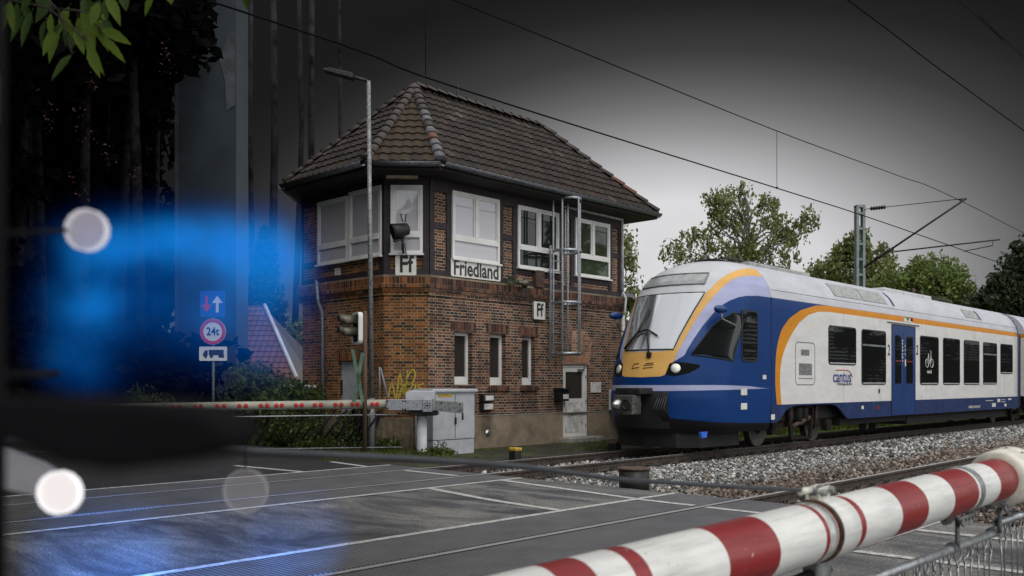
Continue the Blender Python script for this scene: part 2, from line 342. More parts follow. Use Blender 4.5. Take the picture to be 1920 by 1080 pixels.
# ================================================================ the setting: ground, road, crossing, tracks
def sheet(name, x0, x1, y0, y1, z, mat, thick=None):
    b = MB()
    if thick: b.box(x0, x1, y0, y1, z - thick, z)
    else: b.face([b.p(x0, y0, z), b.p(x1, y0, z), b.p(x1, y1, z), b.p(x0, y1, z)])
    return struct(b.build(name, mat))
def groundmat(name, a, b2, c3=None, s1=.8, bump=.5):
    m, t, b = newmat(name); tcn = nd(t, "ShaderNodeTexCoord")
    n1 = nd(t, "ShaderNodeTexNoise", i_Scale=s1, i_Detail=8.0, i_Roughness=.7); n2 = nd(t, "ShaderNodeTexNoise", i_Scale=s1 * 30, i_Detail=6.0, i_Roughness=.8)
    for n in (n1, n2): t.links.new(tcn.outputs["Object"], n.inputs["Vector"])
    st = [(.36, a), (.52, b2)] + ([(.62, c3)] if c3 else [])
    r = ramp(t, math_n(t, "ADD", math_n(t, "MULTIPLY", n1.outputs[0], .75), math_n(t, "MULTIPLY", n2.outputs[0], .25)), st)
    sc = nd(t, "ShaderNodeVectorMath", operation="SCALE"); t.links.new(r, sc.inputs[0]); t.links.new(math_n(t, "MULTIPLY_ADD", n2.outputs[0], 1.1, .45), sc.inputs["Scale"])
    t.links.new(sc.outputs[0], b.inputs["Base Color"]); b.inputs["Roughness"].default_value = .95; b.inputs["Specular IOR Level"].default_value = .2
    bp = nd(t, "ShaderNodeBump", i_Strength=bump, i_Distance=.03); t.links.new(n2.outputs[0], bp.inputs["Height"]); t.links.new(bp.outputs[0], b.inputs["Normal"])
    return m
M_grass = groundmat("rough grass ground", (.05, .05, .03), (.075, .11, .025), (.12, .16, .035))
M_yard = groundmat("mossy trodden soil", (.028, .026, .024), (.045, .042, .034), (.07, .085, .02), s1=1.3)
M_gravel = groundmat("ballast bed", (.06, .055, .05), (.11, .10, .095), s1=6)
def asphaltmat():
    m, t, b = newmat("worn asphalt"); tcn = nd(t, "ShaderNodeTexCoord")
    n1 = nd(t, "ShaderNodeTexNoise", i_Scale=1.3, i_Detail=7.0, i_Roughness=.66, i_Distortion=1.2)
    vo = nd(t, "ShaderNodeTexNoise", i_Scale=46.0, i_Detail=3.0, i_Roughness=.9); n3 = nd(t, "ShaderNodeTexNoise", i_Scale=14.0, i_Detail=8.0, i_Roughness=.8)
    mp = nd(t, "ShaderNodeMapping"); mp.inputs["Scale"].default_value = (1, .35, 1); t.links.new(tcn.outputs["Object"], mp.inputs[0]); t.links.new(mp.outputs[0], n1.inputs["Vector"])
    for n in (vo, n3): t.links.new(tcn.outputs["Object"], n.inputs["Vector"])
    r = ramp(t, n1.outputs[0], [(.36, (.030, .030, .034)), (.46, (.068, .067, .070)), (.53, (.105, .103, .10)), (.64, (.175, .168, .155))])
    f = math_n(t, "MULTIPLY", ramp(t, vo.outputs[0], [(.38, .30), (.60, 1.6)]), ramp(t, n3.outputs[0], [(.3, .75), (.7, 1.2)]))
    sc = nd(t, "ShaderNodeVectorMath", operation="SCALE"); t.links.new(r, sc.inputs[0]); t.links.new(f, sc.inputs["Scale"])
    t.links.new(sc.outputs[0], b.inputs["Base Color"]); b.inputs["Roughness"].default_value = .72; b.inputs["Specular IOR Level"].default_value = .4
    bp = nd(t, "ShaderNodeBump", i_Strength=.5, i_Distance=.006); t.links.new(vo.outputs[0], bp.inputs["Height"]); t.links.new(bp.outputs[0], b.inputs["Normal"])
    return m
M_asph = asphaltmat()
M_asph_shade = groundmat("asphalt with painted shade", (.022, .022, .024), (.030, .030, .032), (.038, .037, .036), s1=1.2, bump=.2)  # shade on the left road is put into this darker colour
def rubbermat():
    m, t, b = newmat("ribbed rubber crossing panel"); tcn = nd(t, "ShaderNodeTexCoord")
    wv = nd(t, "ShaderNodeTexWave", wave_type="BANDS", bands_direction="X", i_Scale=6.4, i_Distortion=0.0); t.links.new(tcn.outputs["Object"], wv.inputs["Vector"])
    w2 = nd(t, "ShaderNodeTexWave", wave_type="BANDS", bands_direction="Y", i_Scale=6.4, i_Distortion=0.0); t.links.new(tcn.outputs["Object"], w2.inputs["Vector"])
    n1 = nd(t, "ShaderNodeTexNoise", i_Scale=1.5, i_Detail=8.0, i_Roughness=.75); t.links.new(tcn.outputs["Object"], n1.inputs["Vector"])
    wf = math_n(t, "MULTIPLY", ramp(t, wv.outputs[0], [(.15, .38), (.75, 1.6)]), ramp(t, w2.outputs[0], [(.1, .8), (.4, 1.05)]))
    r = ramp(t, n1.outputs[0], [(.3, (.05, .051, .055)), (.65, (.105, .105, .108))]); sc = nd(t, "ShaderNodeVectorMath", operation="SCALE"); t.links.new(r, sc.inputs[0]); t.links.new(wf, sc.inputs["Scale"])
    t.links.new(sc.outputs[0], b.inputs["Base Color"]); b.inputs["Roughness"].default_value = .55
    bp = nd(t, "ShaderNodeBump", i_Strength=.6, i_Distance=.006); t.links.new(wv.outputs[0], bp.inputs["Height"]); t.links.new(bp.outputs[0], b.inputs["Normal"])
    return m
M_rub = rubbermat()
M_mark = plain("worn white road marking", (.42, .42, .40), .7, var=.22, scale=14, c2=(.20, .20, .19))
XE = 10.5
sheet("ground", -900, 1500, -900, 1500, -.30, M_grass)
sheet("yard", XE, 21.5, 12.62, 60, -.035, M_yard, .2); sheet("verge", 21.5, 400, 12.9, 200, -.06, groundmat("verge grass with painted sunlight", (.07, .09, .03), (.13, .18, .04), (.20, .26, .06)), .2)  # sunlight on the verge is put into its lighter grass colour
sheet("grass_bank", XE, 200, -30, 1.0, -.10, M_grass, .15)
sheet("ballast_bed", XE, 220, 1.0, 12.62, -.20, M_gravel)
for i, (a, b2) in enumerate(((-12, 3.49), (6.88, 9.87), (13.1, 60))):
    sheet("road", -40, XE, a, b2, -.003, M_asph_shade if i == 2 else M_asph, .22)
for a, b2 in ((3.49, 4.33), (4.50, 5.87), (6.02, 6.88), (9.87, 10.60), (10.78, 12.12), (12.28, 13.1)):
    p = sheet("crossing_panel", -40, XE, a + .004, b2 - .004, .0, M_rub, .17)
sheet("crossing_bed", -40, XE - .02, 3.4, 13.2, -.19, M_black)
def marking(pts, wd, z=.004):
    b = MB(); n = len(pts); Lf = []; Rt = []
    for k in range(n):
        a = Vector(pts[max(k - 1, 0)]); c = Vector(pts[min(k + 1, n - 1)]); d = (c - a).normalized(); nn = Vector((-d.y, d.x)) * wd / 2
        q = Vector(pts[k]); Lf.append(b.p(q.x + nn.x, q.y + nn.y, z)); Rt.append(b.p(q.x - nn.x, q.y - nn.y, z))
    for k in range(n - 1): b.face((Rt[k], Rt[k + 1], Lf[k + 1], Lf[k]))
    return struct(b.build("road_marking", M_mark))
def smooth(pts, n=6):
    out = []
    for k in range(len(pts) - 1):
        p0 = pts[max(k - 1, 0)]; p1 = pts[k]; p2 = pts[k + 1]; p3 = pts[min(k + 2, len(pts) - 1)]
        for j in range(n):
            t = j / n; out.append(tuple(.5 * ((2 * p1[i]) + (-p0[i] + p2[i]) * t + (2 * p0[i] - 5 * p1[i] + 4 * p2[i] - p3[i]) * t * t + (-p0[i] + 3 * p1[i] - 3 * p2[i] + p3[i]) * t ** 3) for i in range(len(p1))))
    out.append(tuple(pts[-1])); return out
for y in (3.43, 6.93, 9.82, 13.15): marking([(-25, y), (XE - .02, y)], .10)
marking(smooth([(8.0, 1.0), (7.95, 3.36)]), .12); marking(smooth([(8.09, 6.98), (8.2, 8.2), (8.5, 9.77)]), .12); marking(smooth([(8.6, 13.2), (8.4, 15.1)]), .12)
marking(smooth([(9.55, 1.0), (9.55, 3.38)]), .12); marking([(9.52, 4.5), (9.52, 5.85)], .12, .006); marking([(9.54, 6.04), (9.56, 6.88)], .12, .006)
marking(smooth([(9.60, 6.98), (9.78, 8.2), (10.0, 9.77)]), .12); marking([(9.97, 10.8), (9.95, 12.1)], .12, .006); marking(smooth([(9.95, 13.2), (10.1, 14.5)]), .12)
# tracks
def rail_mesh(y):
    b = MB(); pr = [(-.036, 0), (.036, 0), (.036, -.035), (.010, -.052), (.010, -.135), (.07, -.155), (.07, -.17), (-.07, -.17), (-.07, -.155), (-.010, -.135), (-.010, -.052), (-.036, -.035)]
    xs = [-40, 220]; R = [[b.p(x, y + q[0], q[1] + .002) for q in pr] for x in xs]
    for k in range(12):
        j = (k + 1) % 12; b.face((R[0][k], R[1][k], R[1][j], R[0][j]), 1 if k == 0 else 0)
    return b
def track(y0, y1, label, rust):
    r = thing("railway_track", label, "railway track", (20, (y0 + y1) / 2, -.17))
    for y in (y0, y1): rail_mesh(y).build("rail", [M_railside, M_railtop], r)
    yc = (y0 + y1) / 2; proto = None
    for k in range(90):
        x = XE + .35 + k * .6
        if proto is None:
            proto = MB().prism([(x - .14, -.38), (x + .14, -.38), (x + .11, -.168), (x - .11, -.168)], yc - 1.28, yc + 1.28).build("sleeper", M_conc, r)
            clips = []
            for yr in (y0, y1):
                for sgn in (-1, 1):
                    cb = MB(); c = yr + sgn * .11
                    for dx in (-.05, .05): cb.tube([(x + dx + .045 * math.cos(a), c + .01 * sgn, -.125 + .04 * math.sin(a)) for a in np.linspace(0, 6.28, 9)], .012, 5)
                    cb.box(x - .09, x + .09, c - .04, c + .04, -.168, -.145)
                    clips.append(cb.build("rail_clip", M_dark, proto))
        else:
            c = proto.copy(); COL.objects.link(c); c.location.x += k * .6
            for q in clips:
                if k < 34: d = q.copy(); COL.objects.link(d); d.parent = c
    return r
track(4.40, 5.94, "nearer of the two railway tracks, with polished rails, just behind the striped boom", 0)
track(10.68, 12.20, "farther railway track that the blue and white train stands on", 1)
# ballast
def ballast():
    spec = [(XE + .1, 20, 7.0, 10.3, 5200, .034), (20, 34, 6.5, 10.3, 5200, .045), (34, 60, 6.3, 10.2, 2600, .07), (XE + .2, 20, 4.5, 5.8, 2000, .034), (20, 34, 4.5, 5.8, 1200, .045), (XE + .2, 30, 6.08, 7.0, 3000, .036),
            (XE + .1, 40, 10.85, 12.1, 3000, .04), (XE + .1, 24, 2.0, 4.3, 4200, .036), (XE - .15, XE + .25, 7.0, 9.6, 260, .03), (12.0, 40, 12.3, 13.1, 1500, .035), (XE + .2, 20, 7.0, 10.4, 3500, .026)]
    P = []; R = []
    for x0, x1, y0, y1, n, r in spec:
        P.append(np.stack([RNG.uniform(x0, x1, n), RNG.uniform(y0, y1, n)], 1)); R.append(RNG.uniform(.65, 1.35, n) * r)
    P = np.concatenate(P); R = np.concatenate(R); n = len(P)
    mid = np.exp(-((P[:, 1] - 8.7) / 1.2) ** 2)
    Z = -.185 + mid * .02 + RNG.uniform(0, .03, n)
    cube = np.array([[x, y, z] for z in (-1, 1) for y in (-1, 1) for x in (-1, 1)], float) * .62
    V = cube[None] * (1 + RNG.uniform(-.35, .35, (n, 8, 3)))
    V *= RNG.uniform(.65, 1.25, (n, 1, 3))
    A = RNG.normal(size=(n, 3, 3)); Q, _ = np.linalg.qr(A); V = np.einsum("nij,nkj->nki", Q, V) * R[:, None, None]
    V += np.stack([P[:, 0], P[:, 1], Z], 1)[:, None]
    fc = np.array([[0, 2, 3, 1], [4, 5, 7, 6], [0, 1, 5, 4], [2, 6, 7, 3], [0, 4, 6, 2], [1, 3, 7, 5]])
    Fc = (fc[None] + (np.arange(n) * 8)[:, None, None]).reshape(-1, 4)
    return fast_mesh("ballast", V.reshape(-1, 3), Fc)
def fast_mesh(name, V, Fc):
    me = bpy.data.meshes.new(name); me.vertices.add(len(V)); me.vertices.foreach_set("co", np.ascontiguousarray(V, dtype=np.float32).ravel())
    k = Fc.shape[1]; me.loops.add(Fc.size); me.loops.foreach_set("vertex_index", Fc.astype(np.int32).ravel())
    me.polygons.add(len(Fc)); me.polygons.foreach_set("loop_start", np.arange(0, Fc.size, k, dtype=np.int32)); me.update(calc_edges=True)
    return me
m, t, b = newmat("ballast stone"); ge = nd(t, "ShaderNodeNewGeometry"); sp = nd(t, "ShaderNodeSeparateXYZ"); t.links.new(ge.outputs["Position"], sp.inputs[0])
r1 = ramp(t, ge.outputs["Random Per Island"], [(0, (.03, .03, .03)), (.25, (.09, .088, .085)), (.5, (.20, .20, .195)), (.7, (.34, .34, .33)), (.88, (.62, .62, .60)), (.93, (.20, .14, .09)), (1, (.14, .10, .07))])
r2 = ramp(t, ge.outputs["Random Per Island"], [(0, (.025, .02, .017)), (.5, (.10, .075, .055)), (.85, (.20, .15, .115)), (1, (.42, .36, .30))])
nn = nd(t, "ShaderNodeTexNoise", i_Scale=.8, i_Detail=4.0); t.links.new(ge.outputs["Position"], nn.inputs["Vector"])
yy = math_n(t, "ADD", sp.outputs[1], math_n(t, "MULTIPLY_ADD", nn.outputs[0], 1.6, -.8)); fac = nd(t, "ShaderNodeMapRange", clamp=True); fac.inputs[1].default_value = 7.2; fac.inputs[2].default_value = 8.1; t.links.new(yy, fac.inputs[0])
mx = nd(t, "ShaderNodeMix", data_type="RGBA"); t.links.new(fac.outputs[0], mx.inputs[0]); t.links.new(r2, mx.inputs[6]); t.links.new(r1, mx.inputs[7]); t.links.new(mx.outputs[2], b.inputs["Base Color"]); b.inputs["Roughness"].default_value = .85
M_stone = m
me = ballast(); me.materials.append(M_stone); o = bpy.data.objects.new("ballast", me); COL.objects.link(o); tag(o, "loose grey and brown ballast stones spread between and beside the rails", "ballast"); o["kind"] = "stuff"
# ================================================================ signal box
YB = 15.32; X0, X1 = 13.30, 20.40; CX, CY = 12.59, 16.03; YBK = 19.3
def fr(b): return b.frame((0, YB, 0), (1, 0, 0), (0, -1, 0), (0, 0, 1))          # front wall: u = x, v outwards
UL = Vector((0, -1, 0)); VL = Vector((-1, 0, 0))
def lf(b): return b.frame((CX, 0, 0), (0, -1, 0), (-1, 0, 0), (0, 0, 1))          # left wall: u = -y
ch = Vector((X0 - CX, YB - CY, 0)); CW = ch.length; chu = ch.normalized(); chv = Vector((-chu.y, chu.x, 0)) * -1
if chv.dot(Vector((-1, -1, 0))) < 0: chv = -chv
def cf(b): return b.frame((CX, CY, 0), chu, chv, (0, 0, 1))                      # chamfer: u 0..CW
def Sx(px): return S(px, YB)
def Zf(px, py): return Zt(px, py, YB)
def Tl(px): return -T(px, CX)                                                     # u on the left wall
def Zl(px, py):
    y = T(px, CX); return HC + (HY - py) * (CX * CA + y * SA) / F
def Uc(px):
    # intersection of the pixel's vertical plane with the chamfer
    m = (px - 960) / F; a = SA - m * CA; c = CA + m * SA   # x*a - y*c = 0
    return -(CX * a - CY * c) / (chu.x * a - chu.y * c)
def Zc(px, py):
    u = Uc(px); x = CX + chu.x * u; y = CY + chu.y * u; return HC + (HY - py) * (x * CA + y * SA) / F
BOX = thing("signal_box", "old brick railway signal box with dark tiled hipped roof and half timbered upper floor", "signal box", (16.5, 17.3, 0))
ZP, ZC0, ZC1, ZE = .75, 3.50, 3.93, 6.30
def wall(framef, name, u0, u1, z0, z1, holes, mat, parent, depth=.22, mats=None):
    b = framef(MB()); us = sorted({u0, u1, *[h[0] for h in holes], *[h[1] for h in holes]}); zs = sorted({z0, z1, *[h[2] for h in holes], *[h[3] for h in holes]})
    for i in range(len(us) - 1):
        for j in range(len(zs) - 1):
            cu, cz = (us[i] + us[i + 1]) / 2, (zs[j] + zs[j + 1]) / 2
            if any(h[0] < cu < h[1] and h[2] < cz < h[3] for h in holes): continue
            b.face([b.p(us[i], 0, zs[j]), b.p(us[i + 1], 0, zs[j]), b.p(us[i + 1], 0, zs[j + 1]), b.p(us[i], 0, zs[j + 1])])
    for h in holes:
        a0, a1, c0, c1 = h
        for q in (((a0, 0, c0), (a0, -depth, c0), (a0, -depth, c1), (a0, 0, c1)), ((a1, 0, c0), (a1, 0, c1), (a1, -depth, c1), (a1, -depth, c0)),
                  ((a0, 0, c1), (a0, -depth, c1), (a1, -depth, c1), (a1, 0, c1)), ((a0, 0, c0), (a1, 0, c0), (a1, -depth, c0), (a0, -depth, c0))):
            b.face([b.p(*k) for k in q])
    return b.build(name, mat, parent)
low_w = [(852, 885, 622, 721), (918.5, 948, 626, 722), (978.5, 1003, 631, 722)]
holes = [(Sx(a), Sx(b2), Zf(a, d), Zf(a, c)) for a, b2, c, d in low_w]
dr = (Sx(1055.5), Sx(1102.5), .10, Zf(1057, 683))
wall(fr, "brick_wall", X0, X1, ZP, ZC0, holes + [(dr[0], dr[1], ZP, dr[3])], M_brick, BOX)
wall(fr, "plinth", X0 - .02, X1 + .02, -.3, ZP, [(dr[0], dr[1], .10, ZP)], M_plinth, BOX)
ldoor = (Tl(634), Tl(672), .1, Zl(655, 676))
wall(lf, "brick_wall", -YBK, -CY, ZP, ZC0, [(ldoor[0], ldoor[1], ZP, ldoor[3])], M_brick_o, BOX)
wall(lf, "plinth", -YBK, -CY, -.3, ZP, [(ldoor[0], ldoor[1], .1, ZP)], M_plinth, BOX)
wall(cf, "brick_wall", 0, CW, ZP, ZC0, [], M_brick_o, BOX); wall(cf, "plinth", 0, CW, -.3, ZP, [], M_plinth, BOX)
b = MB()   # right and rear walls close the body
b.face([b.p(X1, YB, -.3), b.p(X1, YBK, -.3), b.p(X1, YBK, ZE), b.p(X1, YB, ZE)]); b.face([b.p(X1, YBK, -.3), b.p(CX, YBK, -.3), b.p(CX, YBK, ZE), b.p(X1, YBK, ZE)])
b.build("brick_wall", M_brick, BOX)
# corbelled cornice
for k, (z0, z1, pr, mt, mto) in enumerate(((3.50, 3.58, .03, M_brick, M_brick_o), (3.58, 3.66, .06, M_brick, M_brick_o), (3.66, 3.90, .10, M_sold, M_sold_o), (3.90, 3.95, .06, M_plinth, M_plinth))):
    t_ = math.tan(math.radians(22.5)) * pr
    cfp = [(X0 - t_, YB - pr), (X1 + .1, YB - pr), (X1 + .1, YB + .05), (X0, YB + .05)]
    b = MB(); n = len(cfp); A = [b.p(x, y, z0) for x, y in cfp]; B = [b.p(x, y, z1) for x, y in cfp]; b.face(A[::-1]); b.face(B)
    for q in range(n): b.face((A[q], A[(q + 1) % n], B[(q + 1) % n], B[q]))
    b.build("cornice", mt, BOX)
    cfp = [(CX - pr, YBK + .1), (CX - pr, CY - t_), (X0 - t_, YB - pr), (X0, YB + .05), (CX + .05, CY), (CX + .05, YBK + .1)]
    b = MB(); n = len(cfp); A = [b.p(x, y, z0) for x, y in cfp]; B = [b.p(x, y, z1) for x, y in cfp]; b.face(A[::-1]); b.face(B)
    for q in range(n): b.face((A[q], A[(q + 1) % n], B[(q + 1) % n], B[q]))
    b.build("cornice", mto, BOX)
# upper floor: brick infill and timber frame
wall(fr, "brick_infill", X0, X1, 3.93, ZE, [], M_brick, BOX); wall(lf, "brick_infill", -YBK, -CY, 3.93, ZE, [], M_brick_o, BOX); wall(cf, "brick_infill", 0, CW, 3.93, ZE, [], M_brick_o, BOX)
def timber(ff, rects):
    for a0, a1, z0, z1, pr in rects: ff(MB()).box(a0, a1, -.02, pr, z0, z1).build("timber", M_timber, BOX)
P2 = .035
tz = lambda px, py: Zf(px, py)
fwin = [(845, 933.5, 357, 484.5), (968, 1045, 384.5, 501), (1075.7, 1140.5, 408, 516)]
uw = [(Sx(a), Sx(b2), Zf(a, d), Zf(a, c)) for a, b2, c, d in fwin]
timber(fr, [(X0, X1, 3.95, 4.07, .04), (X0, X1, 5.86, ZE, .045)])
posts = [(X0, X0 + .13)] + [(u0 - .15, u0 - .01) for u0, *_ in uw] + [(u1 + .01, u1 + .15) for _, u1, *_ in uw] + [(X1 - .12, X1)]
timber(fr, [(a, c, 4.07, 5.86, P2) for a, c in posts])
ps = sorted(posts)
for k in range(len(ps) - 1):
    a, c = ps[k][1], ps[k + 1][0]
    if any(abs(a - .0 - u0) < .3 and abs(c - u1) < .3 for u0, u1, *_ in uw): continue
    if c - a > .1: timber(fr, [(a, c, 5.02, 5.15, .03)])
for u0, u1, z0, z1 in uw: timber(fr, [(u0 - .01, u1 + .01, z0 - .16, z0 - .05, .03)])
timber(lf, [(-YBK, -CY, 3.95, 4.07, .04), (-YBK, -CY, 5.86, ZE, .045), (-YBK, -CY, 4.38, 4.50, .03), (-CY - .16, -CY, 4.07, 5.86, P2), (-YBK, -YBK + .08, 4.07, 5.86, P2)])
timber(cf, [(0, CW, 3.95, 4.07, .04), (0, CW, 5.86, ZE, .045), (0, .14, 4.07, 5.86, P2), (CW - .14, CW, 4.07, 5.86, P2), (.14, CW - .14, 4.36, 4.48, .03)])
def window(ff, u0, u1, z0, z1, gl, kind, sill=True, v0=.02, v1=.07, fw=.065, hb=.30):
    """frame, glass panes and sill of one window; kind 'two' = two casements over a low light, 'one' = one pane over a low light, 'slim' = one pane"""
    b = ff(MB()); zm = z0 + hb * (z1 - z0)
    b.ring(rrect(u0, u1, z0, z1, .004, 1), rrect(u0 + fw, u1 - fw, z0 + fw, z1 - fw, .004, 1), v0, v1)
    g = []
    if kind == "slim":
        b.box(u0 + fw, u1 - fw, v0, v1 - .01, z0 + fw, z0 + fw + .11); g = [(u0 + fw, u1 - fw, z0 + fw + .11, z1 - fw)]
    else:
        b.box(u0 + fw, u1 - fw, v0, v1 + .01, zm - .05, zm + .05); g.append((u0 + fw, u1 - fw, z0 + fw, zm - .05))
        if kind == "two":
            um = (u0 + u1) / 2; b.box(um - .05, um + .05, v0, v1 + .01, zm + .05, z1 - fw)
            for a, c in ((u0 + fw, um - .05), (um + .05, u1 - fw)):
                b.ring(rrect(a, c, zm + .05, z1 - fw, .003, 1), rrect(a + .04, c - .04, zm + .09, z1 - fw - .04, .003, 1), v0, v1 - .012); g.append((a + .04, c - .04, zm + .09, z1 - fw - .04))
        else:
            b.ring(rrect(u0 + fw, u1 - fw, zm + .05, z1 - fw, .003, 1), rrect(u0 + fw + .04, u1 - fw - .04, zm + .09, z1 - fw - .04, .003, 1), v0, v1 - .012); g.append((u0 + fw + .04, u1 - fw - .04, zm + .09, z1 - fw - .04))
    wn = b.build("window", M_white, BOX)
    for i, (a, c, d, e) in enumerate(g):
        gm = gl[i % len(gl)] if isinstance(gl, list) else gl
        ff(MB()).box(a, c, v0 - .005, v0 + .018, d, e).build("pane", gm, wn)
    if sill: ff(MB()).box(u0 - .03, u1 + .03, v0, v1 + .06, z0 - .04, z0 - .002).build("sill", M_white, wn)
    return wn
window(fr, *uw[0], M_gl_sky, "two"); window(fr, *uw[1], M_gl_dark, "two", hb=.32); window(fr, *uw[2], M_gl_green, "two", hb=.34)
window(lf, Tl(599), Tl(655.5), Zl(599, 498), Zl(599, 381), M_gl_sky, "one", hb=.27); window(lf, Tl(658), Tl(718), Zl(658, 488), Zl(658, 362), M_gl_sky, "one", hb=.27)
window(cf, Uc(733), Uc(793), Zc(733, 476), Zc(733, 348), M_gl_sky, "one", hb=.27, fw=.07)
for h in holes:
    fb = lambda b: b.frame((0, YB + .20, 0), (1, 0, 0), (0, -1, 0), (0, 0, 1))
    window(fb, h[0] - .02, h[1] + .005, h[2], h[3], M_gl_brown, "slim", sill=False, v0=.0, v1=.06, fw=.075)
    fr(MB()).box(h[0] - .06, h[1] + .06, -.05, .06, h[2] - .14, h[2] - .03).build("brick_sill", M_sold, BOX)
    fr(MB()).box(h[0] - .12, h[1] + .12, -.01, .004, h[3], h[3] + .24).build("brick_arch", M_sold, BOX)
fr(MB()).box(dr[0] - .06, dr[1] + .06, -.01, .004, dr[3] + .01, dr[3] + .26).build("brick_arch", brick("lighter arch bricks", LT_T, (.3, .27, .2), bw=.083, bh=.26, soldier=True), BOX)
lf(MB()).box(ldoor[0] - .08, ldoor[1] + .08, -.01, .004, ldoor[3], ldoor[3] + .24).build("brick_arch", M_sold_o, BOX)
# repaired light patch right of the ladder
b = fr(MB()); pts = [(1072, 620), (1100, 620), (1104, 632), (1112, 640), (1106, 655), (1110, 668), (1103, 676), (1072, 668)]
b.prism([(Sx(x), Zf(x, y)) for x, y in pts][::-1], -.01, .003).build("repaired_brickwork", M_brick_l, BOX)
fr(MB()).box(Sx(872), X1, -.01, .012, ZP - .01, ZP + .012).build("plinth_edge", M_conc, BOX)
# doors
db = lambda b: b.frame((0, YB + .10, 0), (1, 0, 0), (0, -1, 0), (0, 0, 1))
b = db(MB()); b.ring(rrect(dr[0] + .002, dr[1] - .002, dr[2], dr[3] - .003, .004, 1), rrect(dr[0] + .07, dr[1] - .07, dr[2] + .03, dr[3] - .07, .004, 1), 0, .06)
dz0, dz1 = Zf(1063, 747.5), Zf(1063, 697)
b.ring(rrect(dr[0] + .07, dr[1] - .07, dr[2] + .03, dr[3] - .07, .003, 1), rrect(dr[0] + .17, dr[1] - .17, dz0, dz1, .003, 1), .01, .045)
b.box(dr[0] + .07, dr[1] - .07, .0, .008, dr[2], dz0); DOOR = b.build("door", M_white, BOX)
db(MB()).box(dr[0] + .17, dr[1] - .17, .006, .016, dz0, dz1).build("pane", M_gl_brown, DOOR)
db(MB()).box(dr[0] + .15, dr[1] - .15, .046, .054, dr[2] + .12, dz0 - .10).build("lower_panel", M_dwhite, DOOR)
b = db(MB()); b.box(dr[0] + .09, dr[0] + .125, .045, .06, dz0 - .22, dz0 + .02); b.tube([(dr[0] + .107, .06, dz0 - .04), (dr[0] + .107, .10, dz0 - .04), (dr[0] + .21, .10, dz0 - .04)], .011); b.build("handle", M_grey, DOOR)
b = db(MB()); b.box(dr[1] - .38, dr[1] - .14, .046, .10, dr[3] - .17, dr[3] - .11); b.tube([(dr[1] - .36, .11, dr[3] - .14), (dr[1] - .2, .2, dr[3] - .09), (dr[1] - .12, .07, dr[3] - .05)], .01, 6); b.build("door_closer", M_grey, DOOR)
for zz in (.35, 1.0, 1.65): db(MB()).tube([(dr[1] - .055, .07, zz), (dr[1] - .055, .07, zz + .09)], .013).build("hinge", M_grey, DOOR)
lb = lambda b: b.frame((CX + .14, 0, 0), (0, -1, 0), (-1, 0, 0), (0, 0, 1))
D2 = lb(MB()).box(ldoor[0] + .01, ldoor[1] - .01, 0, .05, .1, ldoor[3] - .02).build("door", M_cab, BOX, bevel=.006, label="plain grey metal side door")
lb(MB()).box(ldoor[0] + .03, ldoor[0] + .06, .05, .09, 1.25, 1.6).build("handle", M_dark, D2)
MB().box(dr[0] - .15, dr[1] + .25, YB - .35, YB + .1, -.1, .095).build("door_step", M_conc, BOX, bevel=.02)
# roof
OV = .74; t22 = math.tan(math.radians(22.5)) * OV
E = [(X1 + OV, YB - OV), (X0 - t22, YB - OV), (CX - OV, CY - t22), (CX - OV, YBK - .7 + t22), (X0 - t22 - .0, YBK + OV), (X1 + OV, YBK + OV)]
RL = Vector((14.55, 17.3, 8.90)); RR = Vector((19.35, 17.3, 8.86)); EZ = 6.30
E3 = [Vector((x, y, EZ)) for x, y in E]
faces = [(E3[1], E3[0], RR, RL), (E3[2], E3[1], RL), (E3[3], E3[2], RL), (E3[4], E3[3], RL), (E3[0], E3[5], RR), (E3[5], E3[4], RL, RR)]
def tilemat(name, tones, moss):
    m, t, b = newmat(name); tcn = nd(t, "ShaderNodeTexCoord")
    dv = nd(t, "ShaderNodeVectorMath", operation="DIVIDE"); dv.inputs[1].default_value = (.235, .335, 1); t.links.new(tcn.outputs["UV"], dv.inputs[0])
    fl = nd(t, "ShaderNodeVectorMath", operation="FLOOR"); t.links.new(dv.outputs[0], fl.inputs[0]); wn = nd(t, "ShaderNodeTexWhiteNoise"); t.links.new(fl.outputs[0], wn.inputs["Vector"])
    r = ramp(t, wn.outputs["Value"], tones)
    n1 = nd(t, "ShaderNodeTexNoise", i_Scale=1.8, i_Detail=9.0, i_Roughness=.75); t.links.new(tcn.outputs["UV"], n1.inputs["Vector"])
    mx = nd(t, "ShaderNodeMix", data_type="RGBA"); t.links.new(ramp(t, n1.outputs[0], [(.45, 0), (.7, .7)]), mx.inputs[0]); t.links.new(r, mx.inputs[6]); mx.inputs[7].default_value = (*moss, 1)
    n2 = nd(t, "ShaderNodeTexNoise", i_Scale=28.0, i_Detail=4.0); t.links.new(tcn.outputs["UV"], n2.inputs["Vector"])
    sc = nd(t, "ShaderNodeVectorMath", operation="SCALE"); t.links.new(mx.outputs[2], sc.inputs[0]); t.links.new(math_n(t, "MULTIPLY_ADD", n2.outputs[0], 1.0, .5), sc.inputs["Scale"])
    t.links.new(sc.outputs[0], b.inputs["Base Color"]); b.inputs["Roughness"].default_value = .75; b.inputs["Specular IOR Level"].default_value = .2
    return m
M_tile = tilemat("weathered brown pantiles", [(0, (.012, .009, .008)), (.5, (.026, .018, .015)), (.9, (.036, .024, .018)), (1, (.07, .06, .055))], (.020, .017, .010))
M_tile_m = tilemat("mossy pantiles", [(0, (.018, .012, .009)), (.5, (.036, .024, .013)), (1, (.034, .019, .013))], (.034, .027, .009))
M_tile_red = tilemat("red pantiles", [(0, (.13, .060, .045)), (.5, (.17, .075, .052)), (1, (.11, .055, .045))], (.09, .06, .05))
